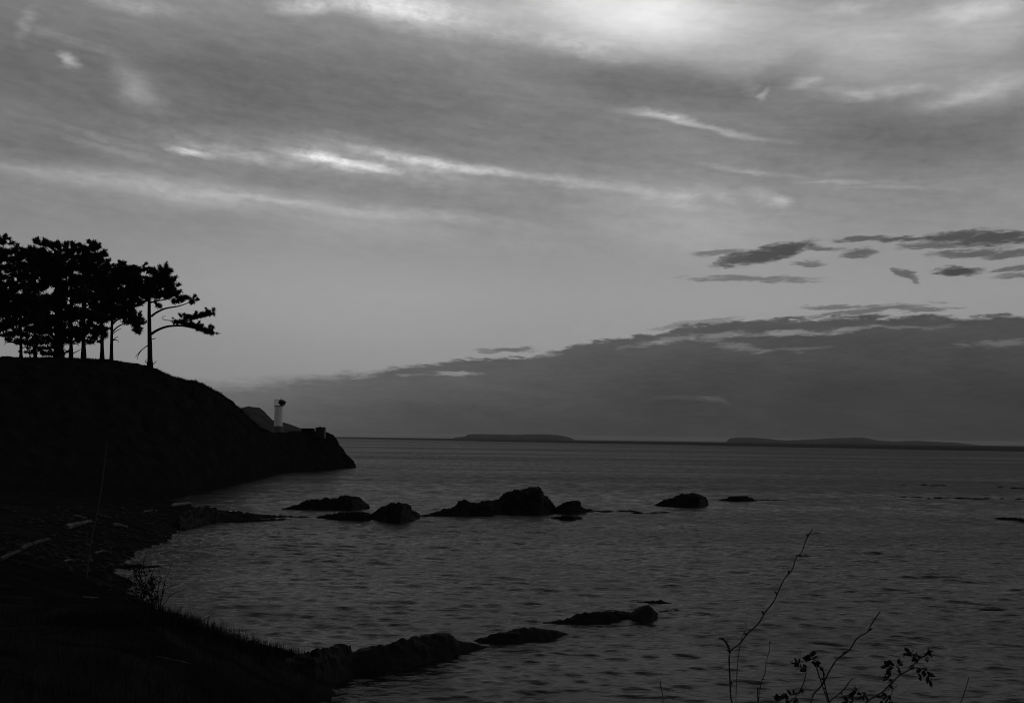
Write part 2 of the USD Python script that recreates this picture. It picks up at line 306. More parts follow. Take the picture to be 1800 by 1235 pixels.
# ------------------------------------------------------------------ lofted landforms: each column runs over the crest in depth
def hd(px, py):                               # horizontal distance of the water surface seen there
    q = at_z(px, py, 0.0); return math.hypot(q[0], q[1])
def loft(crest, front, ncol, nrow, kfront=1.0, kback=1.5, rough=0.14, seed=0, fixed=None, freq=1.0, p=1.5, facet=0.5, below=-0.6, jag=0.8, back_to=None):
    """crest, front: [(px, py)] of the skyline and of the front waterline. fixed: [(px, front distance, crest distance)] instead of the waterline."""
    crest = np.array(crest, float); px = np.linspace(crest[0, 0], crest[-1, 0], ncol)
    cy = np.interp(px, crest[:, 0], crest[:, 1])
    V = []
    if fixed is not None: fx = np.array(fixed, float)
    else: fr = np.array(front, float); fy = np.interp(px, fr[:, 0], fr[:, 1])
    tf = np.linspace(0, 1, nrow); tb = np.linspace(0, 1, nrow)[1:]
    cols, prof = [], []
    for i in range(ncol):
        if fixed is None:
            dF = hd(px[i], fy[i]); H = max(0.02, (fy[i] - cy[i]) / F * dF); dC = dF + kfront * H + 0.25
        else:
            dF, dC = np.interp(px[i], fx[:, 0], fx[:, 1]), np.interp(px[i], fx[:, 0], fx[:, 2])
        c = at_d(px[i], cy[i], dC); hc = max(c[2], -0.3)
        u = np.array([c[0], c[1]]) / dC
        dB = dC + kback * max(hc, 0.05) + 0.5
        zf = below + (hc - below) * (1 - (1 - tf) ** p)
        zb = hc + (below - hc) * tb ** 1.6
        dd = np.concatenate([dF - 0.2 + (dC - dF + 0.2) * tf, dC + (dB - dC) * tb]); zz = np.concatenate([zf, zb])
        ww = np.concatenate([tf, 1 - tb])
        V.append(np.stack([u[0] * dd, u[1] * dd, zz], -1)); prof.append(ww)
    V = np.array(V); W = np.array(prof)
    Hh = np.clip(V[..., 2] - below, 0, None)
    q = V * freq
    n = fbm(q, 5, seed) * 2; ridge = np.abs(fbm(q * np.array([1.3, 1.3, 2.2]) + 9.1, 4, seed + 7)) * 2 - 0.3
    amt = rough * np.minimum(Hh, 6.0 / freq)
    fade = np.minimum(1, (1 - W) * 3 + 0.35)              # the crest keeps its line, the flanks are broken
    V[..., 2] += amt * fade * (n - facet * ridge)
    V[..., 1] += amt * 0.9 * (1 - W) * fbm(q + 31.7, 4, seed + 3) * 2
    V[..., 0] += amt * 0.9 * fbm(q + 57.3, 4, seed + 5) * 2
    hf_ = fbm(V * freq * 4.1 + 3.3, 4, seed + 11)                # broken edges and cracks
    V[..., 2] += np.minimum(Hh, 1.6 / freq) * jag * 0.5 * (hf_ - 0.6 * np.clip(0.08 - np.abs(fbm(V * freq * 2.3 + 77, 3, seed + 13)), 0, 1) * 3)
    V[..., :2] += (np.minimum(Hh, 1.2 / freq) * jag * 0.5)[..., None] * np.stack([fbm(V * freq * 3.7 + 13, 4, seed + 17), fbm(V * freq * 3.7 + 43, 4, seed + 19)], -1)
    f = grid_faces(ncol, V.shape[1])
    return V.reshape(-1, 3), f[:, ::-1]

# ------------------------------------------------------------------ headland with the lighthouse ledge
HC = [(-420, 640), (-200, 634), (-60, 631), (0, 630), (60, 629.5), (120, 630), (170, 632), (200, 635), (235, 640), (262, 647), (280, 653), (300, 661), (322, 667), (345, 672), (362, 679), (380, 688), (400, 703),
      (418, 716), (430, 727), (443, 741), (455, 750), (466, 756), (478, 759), (490, 760), (508, 759), (522, 757), (540, 757), (560, 759), (574, 760), (584, 764), (588, 771), (592, 776), (597, 784), (604, 792), (612, 801), (620, 809), (624, 815), (627, 822)]
HD = [(-420, 95, 140), (0, 108, 152), (200, 118, 160), (300, 128, 170), (380, 150, 186), (440, 176, 205), (484, 205, 226), (500, 224, 240), (560, 246, 256), (600, 258, 264), (627, 264, 266)]
hv, hf = loft(HC, None, 330, 46, kback=5.0, rough=0.10, seed=11, fixed=HD, freq=0.35, p=1.45, jag=0.0)
_tip = np.clip((np.degrees(np.arctan2(hv[:, 0], hv[:, 1])) + 14.0) / 3.0, 0, 1)[:, None]
hv += _tip * np.stack([1.6 * fbm(hv * .45 + 5, 5, 22), 1.2 * fbm(hv * .5 + 15, 4, 23), 0.9 * fbm(hv * .8, 5, 21)], -1)
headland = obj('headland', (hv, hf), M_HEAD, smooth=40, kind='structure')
_hx = np.array([HC], float)[0]; _hd = np.array(HD, float)
def head_at(px, back=0.0):                     # a point on the headland's crest
    return at_d(px, np.interp(px, _hx[:, 0], _hx[:, 1]), np.interp(px, _hd[:, 0], _hd[:, 2]) + back)

# ------------------------------------------------------------------ far hills and islands
def ridge_land(crest, dist, depth, ncol, seed, jag):
    crest = np.array(crest, float); px = np.linspace(crest[0, 0], crest[-1, 0], ncol)
    rng = np.random.default_rng(seed); rows = []
    cy = np.interp(px, crest[:, 0], crest[:, 1])
    for i in range(ncol):
        c = at_d(px[i], cy[i], dist); u = c[:2] / dist; h = max(c[2], 0.5)
        col = []
        for t, k in ((-1.0, 0.0), (-0.93, 0.30), (-0.6, 0.62), (-0.3, 0.85), (0.0, 1.0), (0.4, 0.8), (0.8, 0.35), (1.0, -0.02)):
            z = h * k if k > 0 else -1.0
            if 0 < k: z += jag * rng.uniform(-0.5, 0.5)
            col.append([*(u * (dist + depth * t)), z])
        rows.append(col)
    V = np.array(rows); return V.reshape(-1, 3), grid_faces(ncol, 8)[:, ::-1]
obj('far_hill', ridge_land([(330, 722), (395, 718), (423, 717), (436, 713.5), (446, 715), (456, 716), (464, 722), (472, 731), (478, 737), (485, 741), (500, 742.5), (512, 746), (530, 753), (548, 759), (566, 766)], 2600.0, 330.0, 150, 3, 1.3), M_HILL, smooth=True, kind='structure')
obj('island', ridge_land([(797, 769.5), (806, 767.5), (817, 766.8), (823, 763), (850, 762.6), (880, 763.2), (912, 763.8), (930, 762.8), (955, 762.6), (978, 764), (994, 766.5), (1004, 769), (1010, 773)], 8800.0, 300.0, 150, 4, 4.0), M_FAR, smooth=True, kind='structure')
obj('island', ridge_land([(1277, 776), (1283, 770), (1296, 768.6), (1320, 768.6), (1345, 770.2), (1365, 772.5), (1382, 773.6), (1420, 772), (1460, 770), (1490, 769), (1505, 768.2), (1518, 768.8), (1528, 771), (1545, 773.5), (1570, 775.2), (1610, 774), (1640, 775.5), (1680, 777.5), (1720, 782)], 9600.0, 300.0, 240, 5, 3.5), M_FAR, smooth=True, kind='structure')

# ------------------------------------------------------------------ shore: beach of the bay, spur and the bank below the viewpoint
CTRL = [(p[0], p[1], p[2]) for p in [tuple(at_z(a, b, z)) for a, b, z in [
    (330, 928, 0), (290, 942, 0), (240, 966, 0), (212, 985, 0), (198, 1000, 0), (300, 880, 0), (285, 876, 0), (340, 890, .0), (360, 905, 0),
    (300, 905, .7), (280, 890, .9), (250, 930, .6), (220, 950, .5), (200, 930, 1.1), (200, 892, 1.6), (100, 895, 2.2), (0, 900, 2.6), (120, 930, 1.6), (100, 960, 1.8), (0, 990, 2.4), (150, 990, 1.1), (0, 950, 2.2),
    (0, 1100, 3.2), (100, 1100, 3.3), (200, 1082, 3.3), (268, 1070, 3.0), (300, 1080, 2.6), (340, 1096, 2.0), (380, 1110, 1.5), (430, 1127, 1.0), (480, 1139, .65), (512, 1147, .35), (524, 1152, .15),
    (100, 1235, 2.8), (300, 1235, 2.3), (450, 1235, 1.3), (520, 1200, .6), (540, 1232, .3), (560, 1240, 0), (600, 1215, -.1), (575, 1160, .1), (330, 1150, 2.2), (200, 1150, 3.0)]]]
CTRL += [(0, 0, 6.3), (-3, 3, 5.5), (3, 3, 5.3), (0, 8, 3.5), (0, 14, 1.2), (0, 18, -.2), (5, 18, -.5), (10, 17, -.6), (20, 14, -.8), (10, 10, 1.4), (10, 0, 5.6), (25, 0, 4.6), (25, 10, .6), (-10, 0, 6.6), (-18, 8, 5.0), (-9, 12, 3.9),
         (-40, 0, 7), (-40, 25, 4.4), (-60, 30, 5.5), (-60, 60, 3.4), (-65, 100, 3.2), (-90, 100, 9), (-130, 60, 10), (-130, 120, 14), (-55, 118, 2.4), (-13, 44, -.5), (-9.2, 40.5, -.7), (-6.5, 37.8, -.8), (-18, 52, -.6), (-22, 58, -.3), (-5, 40, -1.2),
         (-2, 45, -1.5), (10, 40, -2), (4, 26, -1.5), (-10, 60, -2), (-15, 75, -1.8), (-22, 86, -1.2), (10, 80, -3), (-5, 100, -3), (-24, 105, -1.0), (-30, 118, -.6), (-38, 128, -.4), (25, 130, -3), (25, 60, -3), (25, 30, -2), (-10, -12, 7), (25, -12, 6), (-130, -12, 9)]
CTRL = np.array(CTRL, float)
from scipy.interpolate import RBFInterpolator
_rbf = RBFInterpolator(CTRL[:, :2], CTRL[:, 2], kernel='linear', smoothing=0.0)
def ground(x, y):
    x, y = np.asarray(x, float), np.asarray(y, float)
    z = _rbf(np.stack([x.ravel(), y.ravel()], -1)).reshape(x.shape)
    q = np.stack([x, y, np.zeros_like(x)], -1)
    return z + (0.30 * fbm(q * 0.35, 4, 2) + 0.22 * fbm(q * 1.3, 4, 6)) * np.clip((z + 0.7) / 1.5, 0, 1)
xs = np.concatenate([np.linspace(-130, -62, 40)[:-1], np.linspace(-62, 6, 190)[:-1], np.linspace(6, 25, 24)])
ys = np.concatenate([np.linspace(-12, 5, 16)[:-1], np.linspace(5, 60, 170)[:-1], np.linspace(60, 130, 120)])
gx, gy = np.meshgrid(xs, ys, indexing='ij')
gz = ground(gx, gy)
obj('shore', (np.stack([gx, gy, gz], -1).reshape(-1, 3), grid_faces(len(xs), len(ys))[:, ::-1]), M_SHORE, smooth=60, kind='structure')

# ------------------------------------------------------------------ rocks, each a thing
def rock(name, crest, front, label, seed, ncol=90, nrow=16, group=None, cat='rock', **kw):
    v, f = loft(crest, front, ncol, nrow, seed=seed, **kw)
    o = v.mean(0); o[2] = 0
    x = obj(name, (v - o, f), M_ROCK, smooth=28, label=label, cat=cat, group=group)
    UsdGeom.Xformable(x).AddTranslateOp().Set(Gf.Vec3d(*map(float, o)))
    return x
rock('sea_rock', [(496, 894), (520, 887), (540, 881), (560, 877.5), (573, 874), (582, 876), (592, 875), (602, 870), (614, 870.5), (628, 873), (638, 880), (648, 886), (651, 893)], [(496, 895), (560, 896), (620, 897), (651, 893)],
     'dark rock sloping up from its low left end, leftmost of the middle row', 1, rough=0.2, freq=1.2)
rock('sea_rock', [(555, 909), (580, 903), (600, 899.5), (625, 899), (640, 898.5), (652, 901), (664, 904), (670, 909)], [(555, 910), (600, 914), (640, 916), (670, 911)],
     'low flat dark ledge joined to the left of the blunt rock', 2, rough=0.2, freq=1.3)
rock('sea_rock', [(648, 908), (660, 899), (672, 891), (686, 884.8), (700, 884), (714, 884.5), (719, 888), (722, 895), (732, 899), (738, 904), (740, 908)], [(648, 912), (680, 918), (705, 919), (725, 914), (740, 909)],
     'blunt flat-topped dark rock in front of the gap in the middle row', 3, rough=0.2, freq=1.3)
rock('sea_rock', [(743, 905), (765, 899), (790, 893), (800, 887), (810, 880), (818, 878.5), (826, 883), (838, 883), (856, 880), (872, 881), (880, 890), (884, 903)], [(743, 906), (800, 907), (860, 906), (884, 904)],
     'long low dark rock rising to a small knob, left of the tallest rock', 4, rough=0.2, freq=1.2)
rock('sea_rock', [(850, 900), (862, 882), (874, 877), (884, 868), (895, 863), (908, 861), (918, 862), (928, 857.5), (940, 856), (949, 859), (954, 868), (962, 873), (968, 880), (975, 888), (980, 900)], [(850, 903), (900, 904), (950, 904), (980, 901)],
     'tallest dark rock of the middle row with a steep right side', 5, rough=0.2, freq=1.0, ncol=120)
rock('sea_rock', [(968, 899), (976, 890), (990, 884), (1002, 880.5), (1012, 879), (1018, 880.5), (1021, 889), (1028, 894), (1034, 900)], [(968, 902), (1000, 904), (1020, 903), (1034, 901)],
     'squat dark rock just right of the tallest rock', 6, rough=0.2, freq=1.3)
rock('sea_rock', [(966, 910), (980, 907), (1000, 906), (1015, 907.5), (1024, 910)], [(966, 911), (990, 915), (1010, 915), (1024, 911)],
     'low wet slab awash in front of the squat rock', 7, rough=0.2, freq=1.6)
rock('sea_rock', [(1149, 888), (1162, 881.5), (1178, 875), (1192, 870), (1206, 867.5), (1220, 867), (1231, 868.5), (1239, 873), (1244, 879), (1245, 886)], [(1149, 889), (1190, 891), (1230, 892), (1245, 888)],
     'rounded lone dark rock standing apart in open water', 8, rough=0.14, freq=1.0)
rock('sea_rock', [(1262, 878), (1276, 875.5), (1284, 872), (1300, 870.5), (1312, 871.5), (1322, 876), (1332, 879)], [(1262, 879.5), (1300, 881), (1332, 880)],
     'small low rock right of the rounded lone rock', 9, rough=0.2, freq=1.5)
rock('sea_rock', [(1746, 911), (1762, 908.5), (1780, 909), (1800, 911), (1840, 910), (1870, 914)], [(1746, 912), (1780, 914), (1810, 919), (1870, 917)],
     'low rock cut by the right edge of the picture', 10, rough=0.2, freq=1.5)
rock('reef', [(318, 905), (345, 893), (366, 891), (390, 895), (420, 899), (450, 902.5), (475, 905), (505, 905.5), (535, 907), (566, 909)], [(318, 932), (345, 925), (370, 920), (420, 915), (450, 912.5), (475, 910), (505, 908.5), (535, 909.5), (566, 910)],
     'long dark reef reaching out from the beach to the sea rocks', 12, ncol=150, rough=0.2, freq=0.9, cat='reef')
rock('reef', [(395, 916), (425, 913), (460, 911.5), (490, 911), (512, 912.5)], [(395, 918), (440, 917), (480, 915), (512, 913.5)], 'thin wet strip of reef along the front of the long reef', 13, rough=0.2, freq=1.4, cat='reef')
rock('reef', [(185, 995), (220, 990.5), (250, 992), (275, 994), (300, 995.5), (318, 997)], [(185, 1003), (220, 1000), (260, 998.5), (300, 997.6), (318, 998)], 'flat dark ledge reaching into the bay behind the bush', 14, rough=0.2, freq=1.4, cat='reef')
rock('shore_rock', [(505, 1158), (525, 1151), (545, 1146), (565, 1141), (590, 1136), (604, 1135), (613, 1136), (618, 1142), (624, 1150), (634, 1165)], [(505, 1225), (545, 1222), (590, 1205), (620, 1192), (634, 1185)],
     'humped dark rock at the foot of the near point', 15, jag=.42, kfront=0.8, rough=0.12, freq=0.9, nrow=24, ncol=110)
rock('shore_rock', [(612, 1150), (622, 1143), (650, 1137), (680, 1131), (705, 1125), (728, 1119), (745, 1115), (758, 1114.5), (772, 1113), (788, 1113.5), (794, 1117), (806, 1125), (822, 1129), (840, 1132.5), (862, 1137)], [(612, 1192), (650, 1188), (690, 1182), (720, 1176), (750, 1170), (775, 1162), (800, 1154), (830, 1144), (862, 1140)],
     'long dark ridge of rock sloping up to a blunt end', 16, jag=.42, kfront=0.8, rough=0.10, freq=0.8, nrow=26, ncol=160)
rock('shore_rock', [(829, 1126), (845, 1121), (862, 1115), (880, 1110), (900, 1106), (920, 1102), (935, 1102), (950, 1104), (970, 1106), (990, 1111), (1004, 1115), (1014, 1116)], [(829, 1127), (850, 1132), (880, 1135), (910, 1134), (950, 1128), (985, 1121), (1014, 1117)],
     'low smooth dark rock beyond the end of the long ridge', 17, jag=.42, rough=0.10, freq=0.9, nrow=20, ncol=120)
rock('shore_rock', [(955, 1094), (980, 1090), (1005, 1083), (1020, 1077.5), (1045, 1076), (1068, 1073), (1082, 1075), (1096, 1073), (1108, 1077), (1114, 1084)], [(955, 1095), (1000, 1097), (1040, 1097), (1075, 1095), (1100, 1089), (1114, 1086)],
     'flat rock barely above water left of the round boulder', 18, jag=.4, rough=0.2, freq=1.2, nrow=18)
rock('boulder', [(1100, 1085), (1106, 1078), (1116, 1071), (1127, 1066), (1137, 1064.3), (1143, 1066), (1149, 1071), (1156, 1077), (1158, 1084), (1156, 1090)], [(1100, 1089), (1115, 1093), (1130, 1096), (1145, 1094), (1158, 1088)],
     'round dark boulder at the outer tip of the near rocks', 29, jag=.15, rough=0.12, freq=1.2, nrow=18, cat='boulder')
rock('sea_rock', [(1120, 1059), (1140, 1056), (1160, 1055), (1172, 1058), (1180, 1060)], [(1120, 1060), (1150, 1060.5), (1180, 1061)], 'sliver of rock awash just beyond the round boulder', 20, rough=0.2, freq=1.6)

rock('sea_rock', [(733, 906), (742, 904.2), (752, 904), (762, 905), (770, 906)], [(733, 907), (750, 908), (770, 907)], 'tiny low rock awash in the gap right of the blunt rock', 31, rough=0.2, freq=1.8, ncol=40, nrow=8)
rock('sea_rock', [(1026, 899), (1036, 897.3), (1050, 897.6), (1066, 898.6)], [(1026, 900), (1045, 899.8), (1066, 899.4)], 'thin sliver of rock awash right of the squat rock', 32, rough=0.2, freq=1.8, ncol=40, nrow=8)
rock('sea_rock', [(1322, 878.4), (1345, 877.4), (1370, 877.8), (1392, 878.8)], [(1322, 879.4), (1350, 879.2), (1392, 879.4)], 'low sliver trailing off right of the small low rock', 33, rough=0.2, freq=1.8, ncol=40, nrow=8)
rock('sea_rock', [(985, 1099), (1005, 1096.5), (1020, 1097), (1036, 1098.5)], [(985, 1100.5), (1010, 1101), (1036, 1100)], 'wet ledge just in front of the flat near rock', 34, rough=0.2, freq=1.8, ncol=40, nrow=8)
rock('sea_rock', [(1152, 1074.5), (1170, 1072.5), (1186, 1071.5), (1197, 1072)], [(1152, 1076), (1175, 1074.2), (1197, 1073.2)], 'thin spit of rock pointing right from the round boulder', 35, rough=0.2, freq=1.8, ncol=50, nrow=8)

# kelp lying on the surface
def kelp(cx, cy, wpx, n, seed, label):
    r_ = np.random.default_rng(seed); c = at_z(cx, cy, 0.0); kq = np.linalg.norm(c - EYE) / F
    parts = []
    for i in range(n):
        x = r_.normal() * wpx * kq * .33; y = r_.normal() * 1.2 - x * 0.05; L_ = r_.uniform(.5, 2.2); a = r_.normal() * .3
        t = np.linspace(-1, 1, 7); p = np.stack([x + t * L_ * .5 * math.cos(a), y + t * L_ * .5 * math.sin(a) + .12 * np.sin(t * 3 + i), .05 + .03 * np.sin(t * 4 + i)], 1)
        parts.append(tube(p, np.array([.02, .06, .08, .09, .08, .05, .02]), 6))
    v, f = join(parts); x = obj('floating_kelp', (v, f), M_ROCK, kind='stuff', label=label, cat='kelp')
    UsdGeom.Xformable(x).AddTranslateOp().Set(Gf.Vec3d(*map(float, c)))
kelp(1640, 853, 60, 10, 1, 'small float of kelp in open water, farthest out')
kelp(1695, 876, 110, 22, 2, 'broad float of kelp in front of the farthest one')
kelp(1790, 858, 40, 10, 3, 'float of kelp at the right edge of the picture')
kelp(1085, 899, 110, 16, 4, 'kelp drifting between the squat rock and the rounded lone rock')

# ------------------------------------------------------------------ lighthouse
def lathe(prof, n=40):
    prof = np.asarray(prof, float); a = np.arange(n) * 2 * math.pi / n
    v = np.stack([prof[:, None, 0] * np.cos(a), prof[:, None, 0] * np.sin(a), np.repeat(prof[:, 1:2], n, 1)], -1).reshape(-1, 3)
    return v, grid_faces(len(prof), n, True)
def box(cx, cy, cz, sx, sy, sz, bev=0.03):
    import manifold3d as m3
    b = min(bev, sx / 3, sy / 3, sz / 3)
    ms = [m3.Manifold.cube([sx, sy, sz - 2 * b], True), m3.Manifold.cube([sx, sy - 2 * b, sz], True), m3.Manifold.cube([sx - 2 * b, sy, sz], True)]
    ms[0] = m3.Manifold.cube([sx - 2 * b, sy - 2 * b, sz], True); ms[1] = m3.Manifold.cube([sx, sy - 2 * b, sz - 2 * b], True); ms[2] = m3.Manifold.cube([sx - 2 * b, sy, sz - 2 * b], True)
    h = m3.Manifold.batch_hull(ms).translate([cx, cy, cz]).to_mesh()
    return np.array(h.vert_properties[:, :3]), np.array(h.tri_verts)
LD = 240.0
lp = at_d(488.7, 757.5, LD); k = LD / F                    # metres per photograph pixel there
ztop, zbot = at_d(488.7, 713.5, LD)[2] - lp[2], at_d(488.7, 748.5, LD)[2] - lp[2]
zrail, zmast = at_d(482, 702, LD)[2] - lp[2], at_d(492, 697.7, LD)[2] - lp[2]
L = thing('lighthouse', lp, 'small white round lighthouse with a dark lantern on the end of the headland', 'lighthouse')
R = 7.0 * k
tow = obj('tower', lathe([(0, zbot), (R * 1.02, zbot), (R * 1.02, zbot + .12), (R, zbot + .16)] + [(R - 0.0001 * i, zbot + .16 + (ztop - zbot - .3) * i / 6) for i in range(1, 7)] + [(R + .02, ztop - .1), (R + .02, ztop), (0, ztop)], 56), M_WHITE, L, smooth=30)
for i in range(14):                                         # upright seams of the moulded panels
    a = 2 * math.pi * i / 14
    obj('seam', box(math.cos(a) * (R + .004), math.sin(a) * (R + .004), (ztop + zbot) / 2, .05, .05, ztop - zbot - .35, .01), M_WHITE, tow)
obj('plinth', lathe([(0, -.9), (R * 1.25, -.9), (R * 1.25, zbot - .12), (R * 1.2, zbot - .001), (0, zbot - .001)], 32), M_CONC, L, smooth=30)
obj('gallery', lathe([(R, ztop + .002), (R * 1.22, ztop + .05), (R * 1.22, ztop + .16), (0, ztop + .16)], 48), M_METAL, L, smooth=30)
rg = R * 1.08
for i in range(8):
    a = math.pi + 2 * math.pi * i / 8
    if math.cos(a) > 0.75: continue
    x, y = rg * math.cos(a), rg * math.sin(a)
    obj('railing_post', tube([(x, y, ztop + .16), (x, y, zrail)], .03), M_METAL, L)
for z in (zrail - .03, (zrail + ztop) / 2 + .1):
    obj('rail', tube([(rg * math.cos(a), rg * math.sin(a), z) for a in np.linspace(0, 2 * math.pi, 41)], .026, 6), M_METAL, L)
lx = 5.0 * k
lan = obj('lantern', lathe([(0, ztop + .16), (.30, ztop + .16), (.32, ztop + .35), (.55, ztop + .42), (.78, ztop + .55), (.80, ztop + 1.18), (.62, ztop + 1.36), (.2, ztop + 1.46), (0, ztop + 1.47)], 12) , M_METAL, L, smooth=25)
UsdGeom.Xformable(lan).AddTranslateOp().Set(Gf.Vec3d(lx - .05, 0, 0))
obj('solar_panel', (lambda b: (b[0] @ np.array([[math.cos(.42), 0, -math.sin(.42)], [0, 1, 0], [math.sin(.42), 0, math.cos(.42)]]) + [lx + .75, -.2, ztop + .62], b[1]))(box(0, 0, 0, .07, 1.0, 1.1)), M_METAL, L)
obj('mast', tube([(3.2 * k, 0, ztop + 1.2), (3.2 * k, 0, zmast)], [.07, .05]), M_METAL, L)

def wall_point(px, py, d): return at_d(px, py, d)
q = wall_point(541.5, 760, 250); kk = 250 / F
T = thing('concrete_wall', q, 'low flat-topped concrete foundation along the top of the point', 'foundation')
hgt = (760 - 753) * kk
obj('wall', box(0, 0, hgt / 2 - .6, 21 * kk, 1.6, hgt + 1.2, .04), M_ROCK, T)
obj('coping', box(0, 0, hgt - .03, 22 * kk, 1.75, .14, .03), M_ROCK, T)
q = wall_point(563.6, 761, 252); kk = 252 / F
T = thing('equipment_hut', q, 'squat dark equipment hut at the seaward end of the point', 'hut')
hgt = (761 - 751.8) * kk
hut_w = obj('wall', box(0, 0, hgt / 2 - .6, 15.4 * kk, 2.0, hgt + 1.2, .04), M_METAL, T)
obj('door', box(-.3, -1.0, hgt * .45, .6, .06, hgt * .8, .02), M_METAL, hut_w)
roof = obj('roof', box(0, 0, hgt + .03, 16.6 * kk, 2.2, .14, .03), M_METAL, T)
obj('vent', box(-.15, 0, hgt + .19, .5, .5, .2, .03), M_METAL, roof)
obj('vent', box(.75, .1, hgt + .16, .28, .4, .14, .03), M_METAL, roof)

# ------------------------------------------------------------------ pines: trunk, limbs and one foliage pad per bough
def _core():
    m = trimesh.creation.icosphere(subdivisions=0); return np.array(m.vertices), np.array(m.faces)
CORE_V, CORE_F = _core()
def needles(centres, outward, size, rng, n_needles=24):
    """Tufts: a crumpled core with a burst of needle bundles, pointing up and out."""
    n = len(centres); parts_v, parts_f = [], []
    s = size * rng.uniform(0.55, 1.55, (n, 1, 1))
    cv = CORE_V[None] * s * 0.5 * np.array([1.0, 1.0, 0.6]) * rng.uniform(0.6, 1.25, (n, 12, 1)) + centres[:, None]
    cf = CORE_F[None] + 12 * np.arange(n)[:, None, None]
    d = rng.normal(size=(n, n_needles, 3)) + outward[:, None] * 0.9 + np.array([0, 0, 0.45])
    d /= np.linalg.norm(d, axis=-1, keepdims=True)
    side = np.cross(d, rng.normal(size=d.shape)); side /= np.linalg.norm(side, axis=-1, keepdims=True)
    ln = s * rng.uniform(0.75, 1.25, (n, n_needles, 1)); wd = s * rng.uniform(0.16, 0.30, (n, n_needles, 1))
    root = centres[:, None] + d * s * 0.15
    nv = np.stack([root - side * wd * .5, root + side * wd * .5, root + d * ln * .7 + side * wd * .45, root + d * ln], 2).reshape(-1, 3)
    b = 4 * np.arange(n * n_needles)[:, None]
    nf = np.concatenate([b + [0, 1, 2], b + [0, 2, 3]])
    return join([(cv.reshape(-1, 3), cf.reshape(-1, 3)), (nv, nf)])
def pine(px, base_back, trunk, r0, pads, limbs, label, seed, dens=1.0, tuft=0.5, twigs=(), name='pine_tree', cat='tree', group=None):
    """pixel sketches of the tree, set at its own distance; every bough gets its own depth"""
    rng = np.random.default_rng(seed)
    if not limbs: dens *= 0.62; pads = [(x, y, rx, ry * .86) for x, y, rx, ry in pads]
    b = head_at(min(max(px, -400), 620), base_back); D = math.hypot(b[0], b[1]); k = D / F
    u = np.array([b[0], b[1], 0]) / D; rt = np.array([u[1], -u[0], 0])
    def P(x, y, dz=0.0):
        p = at_d(x, y, D); return p + u * dz
    T = thing(name, b, label, cat, group)
    tp = smooth_path([P(x, y) - b for x, y in trunk], 22)
    tp[:, :2] += 0.05 * rng.normal(size=(22, 2)).cumsum(0) * 0.15
    tp[0] -= [0, 0, 0.8]
    rr = r0 * k * np.linspace(1.0, 0.45, 22); rr[:3] *= [1.5, 1.25, 1.08]
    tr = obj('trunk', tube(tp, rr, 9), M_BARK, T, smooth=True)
    tz = tp[:, 2]
    for (x, y, rx, ry) in pads:
        if rx < 10: x, y, rx, ry = x + rng.normal() * .8, y + rng.normal() * .9, rx * rng.uniform(.75, 1.25), ry * rng.uniform(.7, 1.3)
        dep = rng.uniform(-0.6, 0.6) * rx * k if not limbs else rng.uniform(-.35, .35) * rx * k
        c = P(x, y, dep) - b
        n = int(dens * (rx * ry * 0.26 + rx * 0.55 + 5))
        th = rng.normal(size=(n, 3)); th /= np.linalg.norm(th, axis=1, keepdims=True)
        rad = rng.uniform(0.05, 1.0, (n, 1)) ** 0.4
        inner = max(0.35, 1 - tuft * 0.9 / (rx * k)); innz = max(0.25, 1 - tuft * 0.8 / (ry * k))
        loc = th * rad
        off = rt * (loc[:, :1] * rx * k * inner * 1.02) + u * (loc[:, 1:2] * rx * k * 0.8) + np.array([0, 0, 1.0]) * (loc[:, 2:] * ry * k * innz)
        out = off / (np.linalg.norm(off, axis=1, keepdims=True) + 1e-6)
        sp = []                                            # young shoots that stand out of the pad
        for q in range(int(2 + rx / 4) if ry > 6.5 or not limbs else rng.integers(1, 3)):
            a = rng.uniform(-0.3, 3.44); w = rng.uniform(-.6, .6)
            e = rt * (math.cos(a) * rx * k * 1.02) + u * (w * rx * k) + np.array([0, 0, math.sin(a) * ry * k * 1.0])
            dr_ = rt * (math.cos(a) * .8 + rng.normal() * .3) + u * w * .5 + np.array([0, 0, .55 + rng.normal() * .25]); dr_ /= np.linalg.norm(dr_)
            for st_ in (0.0, 0.3, 0.58): sp.append((e + dr_ * st_ * rng.uniform(.4, 1.0), dr_))
        off = np.vstack([off, [s_[0] for s_ in sp]]); out = np.vstack([out, [s_[1] * 1.6 for s_ in sp]])
        obj('foliage', needles(c + off, out, tuft * (0.8 if ry < 8 else 1.0), rng), M_NEEDLE, T)
        # the limb that carries this pad
        j = int(np.argmin(np.abs(tz - (c[2] - 0.35 * abs(c[0] * rt[0] + c[1] * rt[1]) - 0.3))))
        if not limbs:
            a = tp[j]; mid = (a + c) / 2 + np.array([0, 0, -0.12 * np.linalg.norm(c - a)])
            L_ = np.linalg.norm(c - a)
            if L_ > 0.6: obj('limb', tube(smooth_path([a, mid, c], 9), np.linspace(min(.11, rr[j] * .6), .025, 9), 6), M_BARK, T)
    for path, w0, w1 in limbs:
        pts = [P(x, y, i * 0.35) - b for i, (x, y) in enumerate(path)]
        obj('limb', tube(smooth_path(pts, 14), np.linspace(w0, w1, 14) * k, 7), M_BARK, T, smooth=True)
    for path in twigs:
        pts = [P(x, y, i * 0.2) - b for i, (x, y) in enumerate(path)]
        obj('dead_branch', tube(smooth_path(pts, 10), np.linspace(0.95, 0.4, 10) * k, 5), M_BARK, T)
    return T
